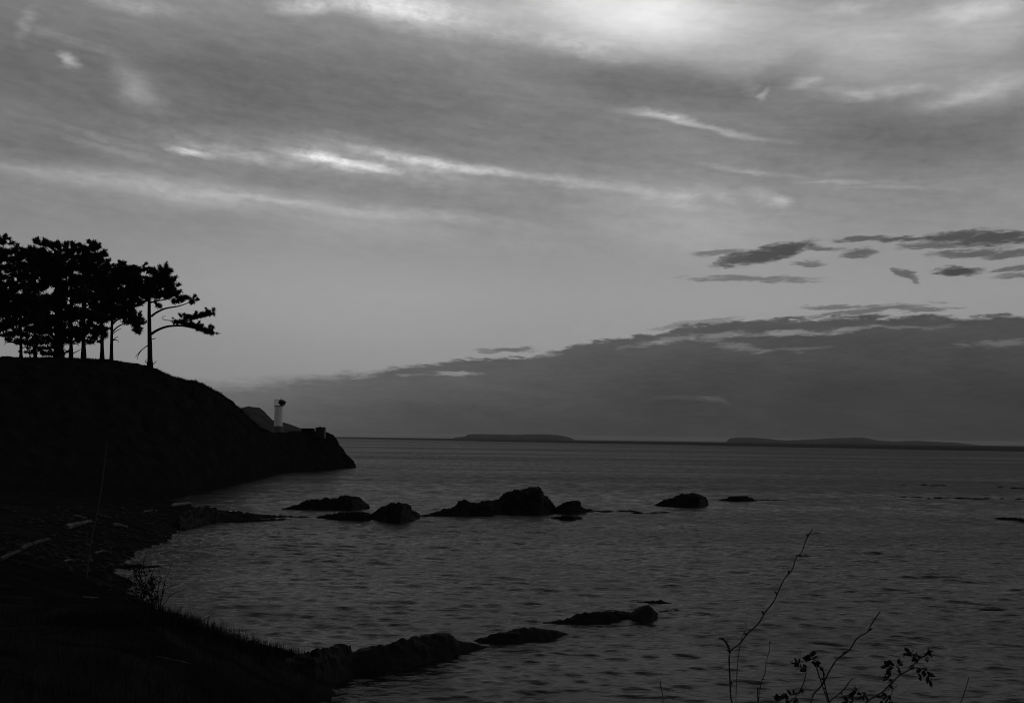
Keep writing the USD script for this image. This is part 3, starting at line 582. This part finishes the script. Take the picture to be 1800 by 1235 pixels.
pine(263.5, 0.0, [(264, 650), (263.4, 620), (263, 590), (262.4, 560), (262.5, 535), (262, 505), (258, 485)], 4.3,
     [(258, 500, 26, 15), (233, 492, 22, 14), (283, 490, 20, 13), (298, 502, 12, 10), (240, 515, 22, 12), (272, 516, 22, 11), (296, 518, 15, 10), (322, 524, 17, 6.5), (337, 530, 9, 5), (308, 530, 11, 5), (222, 478, 13, 8), (245, 474, 14, 7),
      (292, 478, 9, 7), (268, 478, 13, 6), (310, 513, 9, 5), (280, 538, 9, 4), (238, 528, 14, 6),
      (312, 566, 6, 4), (319, 566, 8, 5), (326, 561, 7, 5), (333, 557, 7, 4.5), (340, 557, 7, 5), (347, 555, 7, 4.5), (354, 555, 6, 4.5), (361, 553, 6, 4.5), (367, 553, 6, 4.5), (373, 551, 4, 5), (325, 570, 8, 4), (334, 571, 8, 4), (342, 574, 7, 4.5), (349, 579, 6, 4.5), (356, 579, 6, 4.5), (362, 582, 6, 4.5), (368, 583, 6, 4), (374, 585, 5, 4)],
     [([(266, 587), (280, 578), (296, 572.5), (318, 571), (345, 576), (372, 584)], 2.3, 0.8), ([(318, 570), (334, 562), (352, 557), (373, 552)], 1.5, 0.6), ([(266, 556), (278, 547), (293, 540.5), (312, 537), (332, 530)], 2.0, 0.7),
      ([(262, 528), (250, 518), (235, 508), (224, 490)], 1.8, 0.6), ([(262, 520), (276, 508), (290, 494), (294, 480)], 1.8, 0.6), ([(262, 532), (278, 528), (300, 524)], 1.6, 0.6), ([(262, 510), (250, 496), (244, 478)], 1.5, 0.6)],
     'tall wind-bent pine with two long bare limbs, rightmost on the hilltop', 1, dens=0.85, tuft=0.46,
     twigs=[[(260, 607), (250, 614), (244, 622), (241, 631)], [(249, 615), (243, 621), (238, 627)], [(306, 571), (299, 563), (290, 562), (285, 558), (291, 554)], [(266, 596), (271, 595), (274, 593)], [(258, 564), (256, 562)], [(266, 642), (271, 638), (275, 634)], [(266, 646), (274, 648), (278, 646)], [(259, 638), (256, 635), (258, 631)]])
pine(196, 5.0, [(196, 637), (196, 605), (196.6, 570), (199, 540), (202, 510), (203, 490)], 2.7,
     [(213, 553, 18, 8), (230, 556, 13, 7), (238, 563, 9, 7), (241, 570, 7, 7), (243, 577, 6, 6), (245, 584, 4, 5), (226, 566, 11, 6), (204, 545, 18, 10), (203, 522, 25, 14), (190, 500, 20, 15), (215, 490, 17, 11), (206, 476, 13, 8), (217, 473, 8, 5), (225, 535, 14, 8), (185, 548, 12, 9), (195, 560, 10, 6)], [([(197, 584), (210, 572), (226, 566), (240, 570)], 1.3, .6), ([(198, 570), (210, 560), (230, 556)], 1.4, .6), ([(200, 530), (190, 515), (188, 498)], 1.3, .6), ([(201, 520), (212, 505), (217, 488)], 1.3, .6)],
     'slender pine with a drooping right bough beside the wind-bent pine', 2, twigs=[[(198, 587), (205, 581), (213, 577)], [(199, 598), (205, 597), (209, 601)], [(198, 567), (203, 562), (211, 560)], [(199, 597), (204, 593), (208, 591)]])
pine(180, 9.0, [(179.5, 636), (179.5, 605), (179, 570), (178, 520), (176, 480)], 3.2,
     [(183, 588, 8, 6), (172, 577, 14, 9), (175, 560, 20, 12), (176, 540, 22, 14), (178, 515, 22, 16), (180, 488, 18, 12), (183, 470, 12, 9), (174, 458, 14, 9), (168, 449, 12, 8), (195, 475, 10, 8)], [],
     'bare-stemmed pine with foliage hanging lowest, second stem left of the wind-bent pine', 3)
pine(147, 4.0, [(147, 633), (147, 605), (147, 560), (146, 500), (145, 445)], 3.6,
     [(150, 440, 20, 9), (163, 432, 7, 3.5), (146, 436, 12, 5), (140, 460, 27, 16), (158, 470, 22, 16), (155, 495, 24, 18), (150, 525, 25, 18), (150, 555, 25, 16), (150, 582, 20, 10), (163, 594, 11, 5), (155, 602, 14, 4), (135, 590, 12, 8)], [],
     'thick-stemmed pine with a high ragged crown, beside the forked stem', 4)
pine(125, 10.0, [(125, 633), (125, 605), (125, 560), (125, 500), (126, 445)], 2.9,
     [(128, 441, 18, 6), (112, 440, 14, 5), (117, 468, 22, 16), (125, 508, 24, 20), (125, 548, 22, 20), (127, 583, 18, 12), (122, 602, 12, 6)], [],
     'pine with a slanting dead branch low on its stem', 5, twigs=[[(126, 622), (134, 618), (143, 613)], [(124, 619), (116, 616), (112, 611)], [(128, 605), (134, 604), (139, 607)]])
pine(104, 7.0, [(104, 633), (103, 600), (102, 560), (101, 500), (98, 440)], 7.0,
     [(92, 433, 18, 5), (78, 429, 9, 3), (90, 428, 8, 2.6), (100, 452, 25, 14), (82, 468, 18, 14), (95, 490, 26, 20), (95, 528, 26, 22), (95, 566, 22, 18), (88, 582, 17, 8), (104, 600, 12, 15), (82, 596, 13, 3.5), (78, 603, 12, 2.4), (80, 613, 14, 3), (84, 622, 16, 3.4), (104, 622, 11, 7), (72, 585, 12, 6)], [],
     'stout pine with branches down to the ground in the middle of the grove', 6, dens=1.1)
pine(37, 3.0, [(37, 634), (37, 605), (37, 575), (38, 545), (40, 515)], 2.5,
     [(37, 600, 15, 6), (20, 588, 12, 5), (7, 590, 10, 4), (54, 604, 14, 5), (36, 586, 16, 7), (30, 566, 26, 10), (50, 548, 18, 10), (25, 545, 22, 11), (48, 525, 18, 12), (62, 560, 14, 9), (58, 578, 14, 8), (12, 550, 14, 9), (40, 535, 18, 10), (70, 545, 12, 12), (10, 568, 14, 7)], [],
     'low spreading pine on a thin stem at the left of the grove', 7, dens=0.95, twigs=[[(20, 590), (12, 597), (8, 606)], [(44, 596), (58, 586), (66, 578)]])
pine(-22, 8.0, [(-22, 634), (-20, 600), (-18, 540), (-16, 480), (-12, 430)], 6.0,
     [(-6, 421, 14, 8), (4, 428, 8, 5), (-18, 445, 30, 12), (16, 444, 18, 7), (40, 446, 16, 7), (56, 450, 11, 8), (48, 466, 10, 6), (6, 456, 18, 6), (2, 471, 14, 5), (22, 474, 10, 4), (36, 470, 12, 10), (44, 486, 12, 12), (-14, 475, 18, 14), (-8, 492, 12, 5), (6, 490, 8, 3), (30, 456, 14, 7), (0, 505, 16, 9), (34, 505, 16, 9), (24, 522, 18, 9), (4, 530, 14, 10), (0, 575, 16, 8), (8, 500, 14, 5), (-12, 515, 24, 12), (14, 515, 16, 7), (-16, 545, 28, 14), (4, 555, 12, 6), (-18, 580, 24, 12)], [],
     'large pine at the left edge with its stem outside the picture', 8, dens=1.0)
pine(62, 12.0, [(62, 634), (62, 600), (62, 550), (62, 500), (62, 450)], 2.4,
     [(62, 450, 16, 12), (72, 466, 14, 12), (60, 480, 16, 14), (74, 500, 12, 16), (76, 540, 12, 16), (78, 570, 12, 12), (55, 505, 18, 14), (64, 530, 16, 14), (64, 560, 14, 12), (68, 580, 10, 6)], [],
     'narrow pine behind the low spreading pine', 9)
pine(53, 9.0, [(53, 634), (53, 622), (53, 612), (52, 604)], 1.2, [(53, 611, 8, 4), (49, 619, 6, 3.5), (57, 620, 6, 3)], [],
     'small bushy young pine between the thin stem and the stout pine', 10, dens=0.6, tuft=0.3)
# grass along the hilltop
def grass_patch(points, hmin, hmax, rng, per=10, spread=0.25, width=0.012, lean=0.4):
    pts = np.repeat(np.asarray(points, float), per, 0); n = len(pts)
    pts[:, :2] += rng.normal(size=(n, 2)) * spread
    h = rng.uniform(hmin, hmax, n); d = rng.normal(size=(n, 2)) * lean * h[:, None]; w = rng.normal(size=(n, 2)); w /= np.linalg.norm(w, axis=1, keepdims=True)
    w3 = np.column_stack([w * width, np.zeros(n)])
    top = pts + np.column_stack([d, h]); mid = pts + np.column_stack([d * .35, h * .6]); low = pts - [0, 0, .15]
    v = np.stack([low - w3, low + w3, mid + w3 * .8, mid - w3 * .8, top], 1).reshape(-1, 3); b = 5 * np.arange(n)[:, None]
    return v, np.concatenate([b + [0, 1, 2], b + [0, 2, 3], b + [3, 2, 4]])
rng = np.random.default_rng(77)
gp = [head_at(x, rng.uniform(-4, 3)) - [0, 0, .25] for x in rng.uniform(-120, 470, 1500)]
obj('hilltop_grass', grass_patch(gp, .15, .55, rng, 7, .35, .03), M_GRASS, kind='stuff', label='short grass along the crest of the headland', cat='grass')
for i, (px, w, h) in enumerate([(342, 7, 5), (355, 5, 4)]):
    b = head_at(px); kq = math.hypot(b[0], b[1]) / F; r_ = np.random.default_rng(40 + i)
    T = thing('shrub', b, ['tiny shrub on the bare slope below the pines', 'tinier lower shrub just downhill of another shrub'][i], 'shrub')
    c = r_.normal(size=(16, 3)) * [w * kq * .3, w * kq * .3, h * kq * .22] + [0, 0, h * kq * .35]
    obj('foliage', needles(c, c / np.linalg.norm(c, axis=1, keepdims=True), .16, r_, 18), M_NEEDLE, T)
    obj('stem', tube([(0, 0, -.3), (0, 0, h * kq * .4)], [.03, .015], 5), M_BARK, T)

# ------------------------------------------------------------------ beach: driftwood and stones
def on_ground(px, py):
    d = ray(px, py); t = np.linspace(8, 170, 1600); p = EYE + d * t[:, None]
    g = ground(p[:, 0], p[:, 1]); k = np.argmax(p[:, 2] < g)
    return p[k]
def log(name, a, b, rpx, label, seed, mat, stub=True, cat='driftwood', group=None):
    A, B = on_ground(*a), on_ground(*b); r_ = np.random.default_rng(seed)
    if np.linalg.norm(A[:2] - B[:2]) > 9: B = A + (B - A) * 9 / np.linalg.norm(B - A)
    c = (A + B) / 2; rad = rpx * np.linalg.norm(c - EYE) / F
    A = A - c + [0, 0, rad * .7]; B = B - c + [0, 0, rad * .7]
    n = 12; t = np.linspace(0, 1, n)[:, None]; p = A + (B - A) * t
    p += np.column_stack([np.zeros(n), np.zeros(n), np.sin(t[:, 0] * 3.14) * rad * r_.uniform(-.3, .7)]) + r_.normal(size=(n, 3)) * rad * .10
    T = thing(name, c, label, cat, group)
    v, f = tube(p, rad * np.linspace(1.15, .75, n) * r_.uniform(.9, 1.1, n), 10)
    v = v + (fbm(v * 5, 3, seed)[:, None]) * rad * .35
    obj('trunk', (v, f), mat, T, smooth=35)
    if stub:
        m = p[int(n * .7)]; q = m + np.array([r_.uniform(-.5, .5), r_.uniform(-.4, .1), r_.uniform(.4, .8)]) * rad * 3.5
        obj('branch_stub', tube([m, (m + q) / 2, q], [rad * .4, rad * .3, rad * .16], 7), mat, T, smooth=True)
log('driftwood_log', (300, 890), (372, 882), 2.6, 'pale driftwood log lying at the root of the long reef', 1, M_WOOD)
log('driftwood_log', (116, 929), (160, 919), 4.0, 'thick pale driftwood log behind the bare sapling', 2, M_WOOD)
log('driftwood_log', (170, 905), (197, 912), 2.0, 'thin driftwood pole right of the bare sapling', 3, M_WOOD2)
log('driftwood_log', (197, 926), (222, 929), 3.2, 'short stubby driftwood log low on the beach, right of the bare sapling', 4, M_WOOD2)
log('driftwood_log', (36, 968), (108, 942), 3.4, 'long weathered driftwood log slanting across the upper beach', 5, M_WOOD2)
log('driftwood_log', (0, 986), (34, 970), 3.2, 'weathered log at the left edge of the beach', 6, M_WOOD2)
log('driftwood_log', (128, 908), (152, 912), 2.2, 'forked driftwood piece above the thick pale log', 7, M_WOOD2)
log('driftwood_log', (252, 900), (276, 898), 1.5, 'small driftwood stick near the cove', 8, M_WOOD2, False)
log('driftwood_log', (112, 988), (130, 986), 2.0, 'short pale stick lying below the other driftwood', 9, M_WOOD, False)
log('driftwood_log', (166, 974), (186, 970), 2.0, 'small driftwood stick close to the water', 10, M_WOOD2, False)
log('driftwood_log', (145, 1050), (172, 1051), 1.6, 'pale stick on the grassy bank left of the bush', 11, M_WOOD2, False)
log('driftwood_log', (274, 1153), (334, 1166), 0.9, 'thin pole lying on the near slope', 12, M_WOOD2, False)
rng = np.random.default_rng(8)
def stones(n, area, smin, smax):
    out = []
    base = trimesh.creation.icosphere(subdivisions=1)
    for i in range(n):
        px, py = rng.uniform(area[0], area[1]), rng.uniform(area[2], area[3])
        p = on_ground(px, py) if i % 4 == 0 or not out else last + np.array([rng.normal() * 1.5, rng.normal() * 1.5, 0])
        last = p
        z = float(ground(np.array([p[0]]), np.array([p[1]]))[0])
        if z < -.1: continue
        s = rng.uniform(smin, smax)
        v = base.vertices * (s * np.array([rng.uniform(.8, 1.4), rng.uniform(.8, 1.3), rng.uniform(.45, .8)])) * (1 + .5 * fbm(base.vertices * 1.6 + i, 2, i)[:, None])
        out.append((v + [p[0], p[1], z + s * .2], np.array(base.faces)))
    return join(out)
obj('beach_stones', stones(650, (0, 330, 890, 1000), .05, .20), M_STONE, smooth=40, kind='stuff', label='loose stones strewn over the beach', cat='stones')

# ------------------------------------------------------------------ bank: grass, bush, stalk
gp = []
for x, y in zip(np.r_[rng.uniform(100, 520, 900), rng.uniform(-40, 560, 900)], np.r_[np.zeros(900), rng.uniform(1020, 1300, 900)]):
    if y == 0: y = np.interp(x, [100, 200, 268, 340, 430, 524], [1085, 1082, 1070, 1096, 1127, 1152]) + abs(rng.normal()) * 10
    p = on_ground(x, y)
    if p[2] > .35: gp.append(p)
obj('bank_grass', grass_patch(gp, .05, .24, rng, 8, .3, .007), M_GRASS, kind='stuff', label='rough grass covering the near bank', cat='grass')
def leafy(centre_list, rng, size, dirs=None):
    """small folded leaves as one mesh"""
    V, Fc = [], []
    for i, c in enumerate(centre_list):
        d = rng.normal(size=3) + [0, 0, -.4] if dirs is None else dirs[i]; d = d / np.linalg.norm(d)
        s = np.cross(d, rng.normal(size=3)); s /= np.linalg.norm(s); nrm = np.cross(d, s); L_ = size * rng.uniform(.7, 1.3)
        o = 8 * len(V)
        V.append(np.array([c, c + d * L_ * .25 + s * L_ * .26 - nrm * L_ * .06, c + d * L_ * .6 + s * L_ * .30 - nrm * L_ * .12, c + d * L_ * 1.0 - nrm * L_ * .15, c + d * L_ * .6 - s * L_ * .30 - nrm * L_ * .12, c + d * L_ * .25 - s * L_ * .26 - nrm * L_ * .06, c + d * L_ * .3 + nrm * L_ * .02, c + d * L_ * .65 + nrm * L_ * .0]))
        Fc.append(np.array([[0, 1, 6], [1, 2, 7], [1, 7, 6], [2, 3, 7], [3, 4, 7], [4, 5, 6], [4, 6, 7], [5, 0, 6]]) + o)
    return np.vstack(V), np.vstack(Fc)
def bush(base_px, D, stems, label, seed, leafspots, zdown):
    r_ = np.random.default_rng(seed); b = at_d(*base_px, D); b[2] = float(ground(np.array([b[0]]), np.array([b[1]]))[0])
    k = D / F; T = thing('bush', b, label, 'bush')
    for path in stems:
        pts = [at_d(x, y, D + r_.uniform(-.5, .5) * (i > 0)) - b for i, (x, y) in enumerate(path)]
        pts = [np.array([pts[0][0] * .6, pts[0][1] * .6, -.2])] + pts
        obj('stem', tube(smooth_path(pts, 16), np.linspace(1.0, .45, 16) * k, 6), M_TWIG, T)
    for (x, y, rx, ry, n) in leafspots:
        c = np.array([at_d(x + r_.normal() * rx * .5, y + r_.normal() * ry * .5, D + r_.normal() * rx * k * .5) - b for _ in range(n)])
        obj('leaves', leafy(c, r_, 5.0 * k), M_LEAF, T, kind='stuff')
        for q in c[::6]:
            obj('twig', tube(smooth_path([np.array([c[:, 0].mean(), c[:, 1].mean(), c[:, 2].min() - ry * k * .4]), q], 5), np.linspace(.6, .3, 5) * k, 4), M_TWIG, T)
bush((278, 1078), 30.0, [[(282, 1066), (285, 1045), (290, 1020), (297, 1005), (303, 987)], [(281, 1066), (287, 1040), (300, 1030), (317, 1025)], [(276, 1066), (272, 1050), (268, 1030), (268, 1012)], [(270, 1068), (262, 1045), (255, 1015), (252, 990), (258, 970)], [(266, 1068), (250, 1040), (240, 1010)], [(260, 1066), (240, 1045), (220, 1030), (205, 1012)], [(258, 1066), (230, 1052), (212, 1048)], [(284, 1068), (296, 1050), (306, 1042), (313, 1040)], [(279, 1064), (277, 1040), (282, 1015), (279, 1000)], [(272, 1064), (258, 1040), (247, 1016), (244, 996)], [(268, 1064), (262, 1035), (270, 1000)]],
     'leafless tangled bush standing against the water on the bank', 1, [(268, 1022, 14, 12, 64), (255, 1035, 16, 12, 50), (272, 1050, 12, 8, 40), (240, 1000, 12, 8, 26), (222, 1022, 14, 8, 34), (232, 1040, 18, 10, 46), (250, 1045, 18, 10, 40), (245, 1008, 16, 9, 30), (228, 1060, 18, 7, 40), (262, 1058, 16, 8, 40), (205, 1030, 10, 12, 22)], 2)
bush((345, 1098), 33.0, [[(345, 1092), (352, 1086), (364, 1078)], [(346, 1092), (358, 1088), (378, 1076)], [(322, 1088), (328, 1080), (338, 1076)], [(312, 1084), (316, 1072), (322, 1066)]],
     'small twiggy bush on the bank edge right of the tangled bush', 2, [(330, 1090, 16, 4, 26), (308, 1080, 14, 5, 26)], 2)
# bare sapling in front of the beach
_g = on_ground(151, 1016); D = math.hypot(_g[0], _g[1])
b = at_d(151, 1016, D); b[2] = float(ground(np.array([b[0]]), np.array([b[1]]))[0])
T = thing('dead_sapling', b, 'tall pale bare sapling leaning right before the dark headland', 'sapling')
pts = [(0, 0, -.2)] + [at_d(x, y, D) - b for x, y in [(153, 1000), (160, 950), (170, 905), (176, 870), (180, 845), (184, 812), (187, 790), (188.5, 776)]]
st = obj('stem', tube(smooth_path(pts, 40), np.linspace(1.7, .8, 40) * D / F, 7), M_DRY, T, smooth=True)
obj('side_shoot', tube(smooth_path([at_d(x, y, D) - b for x, y in [(155, 985), (153, 960), (152, 935), (151, 922)]], 12), np.linspace(.8, .4, 12) * D / F, 6), M_DRY, T)

# ------------------------------------------------------------------ bare and leafy canes right in front, growing from the bank
Z0 = (1130, 900, 1 / 2.687)
def zp(x, y): return Z0[0] + x * Z0[2], Z0[1] + y * Z0[2]
def cane(name, D, paths, widths, leaves, label, seed, cat='cane'):
    r_ = np.random.default_rng(seed); k = D / F
    x0, y0 = zp(*paths[0][0]); foot = at_d(x0, y0, D); bx = foot[:2] + r_.normal(size=2) * .05
    b = np.array([bx[0], bx[1], float(ground(np.array([bx[0]]), np.array([bx[1]]))[0])])
    T = thing(name, b, label, cat)
    first = None
    for j, path in enumerate(paths):
        pts = [at_d(*zp(x, y), D + (0.04 * i if j == 0 else 0.04)) - b for i, (x, y) in enumerate(path)]
        if j == 0: pts = [np.array([0, 0, -.15]), np.array([pts[0][0] * .5, pts[0][1] * .5, pts[0][2] * .5])] + pts
        n = 10 * len(pts); q = smooth_path(pts, n)
        w0, w1 = widths[j][0] * 1.3, widths[j][1] * 1.3; rad = np.linspace(w0, w1, n) * k * .5
        if j == 0: rad *= 1 + .12 * np.sin(np.arange(n) * 1.9)
        v, f = tube(q, rad, 7)
        s = obj('stem' if j == 0 else 'side_shoot', (v, f), M_TWIG, T, smooth=True)
        first = first or s
        nodes = q[12 if j == 0 else 3::7]                          # buds and thorns
        for e in nodes:
            d_ = r_.normal(size=3); d_[1] *= .3; d_ /= np.linalg.norm(d_)
            obj('bud', tube([e, e + d_ * 1.5 * w0 * k * .6, e + d_ * 2.6 * w0 * k * .6], [w0 * k * .42, w0 * k * .34, w0 * k * .05], 5), M_TWIG, s)
    for (x, y, size, ang) in leaves:
        c = at_d(*zp(x, y), D + .04) - b
        dirs, cs = [], []
        main = CR * math.cos(math.radians(ang)) + CU * math.sin(math.radians(ang))
        for i in range(7):                                         # seven toothed leaflets crowded on a short bent stalk
            t = i // 2 / 3.0; a = math.radians(ang + (0 if i == 6 else (55 if i % 2 else -55)) + r_.normal() * 14)
            d_ = CR * math.cos(a) + CU * math.sin(a) - CU * .35 + f0 * r_.normal() * .7
            cs.append(c + (main - CU * .5 * t) * size * k * .55 * t * Z0[2]); dirs.append(d_)
        for i in range(7):
            obj('leaf', leafy([cs[i]], r_, size * k * Z0[2] * .50, [dirs[i]]), M_LEAF, T)
cane('bare_cane', 3.4, [[(425, 920), (415, 870), (412, 800), (408, 720), (411, 660), (455, 622), (495, 572), (545, 525), (580, 468), (615, 425), (645, 362), (668, 315), (708, 265), (722, 218), (750, 188), (770, 132), (803, 80)], [(411, 660), (401, 626), (388, 608), (368, 593)]],
     [(3.9, 1.5), (2.6, 2.2)], [], 'longest bare cane, forked low and leaning far right over the water', 1)
cane('bare_cane', 3.6, [[(440, 920), (440, 880), (442, 800), (447, 720), (456, 645), (475, 572), (489, 545), (484, 520)]], [(1.7, .9)], [], 'thin vine with a hooked tip beside the fork of the longest cane', 2)
cane('bare_cane', 3.5, [[(543, 920), (548, 880), (558, 805), (578, 755), (585, 690), (599, 650), (598, 615)], [(546, 895), (542, 850), (543, 825)]], [(2.2, 1.0), (1.8, 1.2)], [], 'thin wavy cane standing between the longest cane and the leafy ones', 3)
cane('bare_cane', 3.3, [[(96, 920), (95, 885), (92, 850), (85, 830), (84, 797)]], [(2.4, 1.4)], [], 'short crooked twig alone at the lower centre edge', 4)
cane('bare_cane', 3.2, [[(786, 920), (795, 890), (806, 858), (848, 812), (885, 742), (918, 692), (975, 650), (1015, 590), (1062, 564), (1076, 533), (1120, 468)], [(848, 812), (855, 770), (848, 732)]], [(4.2, 1.7), (1.8, 1.0)], [], 'second long bare cane rising right from among the leaves', 5)
cane('leafy_cane', 3.15, [[(678, 920), (692, 895), (720, 872), (745, 835), (765, 790), (772, 742)], [(745, 835), (748, 842), (756, 838)]], [(2.6, 1.4), (2.5, 2.0)], [(772, 738, 52, 160), (740, 712, 46, 150), (692, 872, 62, 60), (716, 882, 50, -60), (655, 886, 66, 120), (672, 890, 44, 30)], 'leafy cane with drooping leaves low and one leaf cluster at its top', 6)
cane('leafy_cane', 3.25, [[(884, 920), (872, 890), (860, 850), (836, 782), (815, 722), (800, 704)], [(882, 905), (876, 880), (856, 795), (850, 735)]], [(2.8, 1.7), (2.0, 1.0)], [(797, 694, 66, 100), (806, 700, 50, -20), (790, 688, 44, 170)], 'upright cane ending in one bunched leaf', 7)
cane('bare_cane', 3.1, [[(870, 920), (884, 892), (912, 868), (958, 826), (974, 800), (992, 784)]], [(3.0, 1.6)], [], 'short bare cane slanting right from the crossing canes', 8)
cane('leafy_cane', 3.0, [[(1040, 920), (1062, 890), (1096, 868), (1134, 846), (1166, 812), (1190, 790), (1216, 765), (1258, 742), (1282, 716), (1302, 694), (1338, 668), (1350, 640)], [(1216, 765), (1212, 742), (1196, 724)], [(1262, 740), (1292, 734), (1330, 742)], [(1062, 890), (1050, 862), (1034, 848)]], [(4.6, 1.8), (2.2, 1.4), (1.8, 1.2), (2.2, 1.5)],
     [(1300, 690, 46, 140), (1272, 660, 58, 160), (1292, 676, 40, 150), (1346, 658, 40, -90), (1190, 724, 66, 160), (1206, 722, 40, 60), (1168, 776, 66, 150), (1176, 788, 46, 250), (1330, 744, 62, -50), (1302, 738, 40, -80), (1352, 752, 34, -60), (1022, 842, 60, 170), (1042, 858, 46, 200), (1160, 862, 62, -80), (1146, 852, 44, 240), (990, 892, 60, 160)],
     'leafiest cane, reaching right with curled leaves along its length', 9)
cane('bare_cane', 3.05, [[(1160, 920), (1168, 880), (1178, 842), (1200, 815)]], [(2.0, 1.0)], [], 'thin shoot rising behind the leafiest cane', 10)
cane('bare_cane', 3.3, [[(1496, 920), (1504, 890), (1525, 832), (1541, 775)]], [(2.4, 1.0)], [], 'single thin shoot at the far right of the canes', 11)

# ------------------------------------------------------------------ evening air: one thin even haze over the whole scene
def build_haze():
    g = Graph(); v = g.node('principled_volume', 'volume', color=(0.56, 0.56, 0.56), density=HAZE, anisotropy=0.2)
    m = g.make('/World/Looks/haze_look', volume=v)
    b = trimesh.creation.box([52000, 52000, 103.0]); b.apply_translation([0, 0, 48.5])
    obj('haze', b, m, kind='stuff', label='thin evening haze over the sea', cat='haze')
HAZE = 2.6e-5
build_haze()
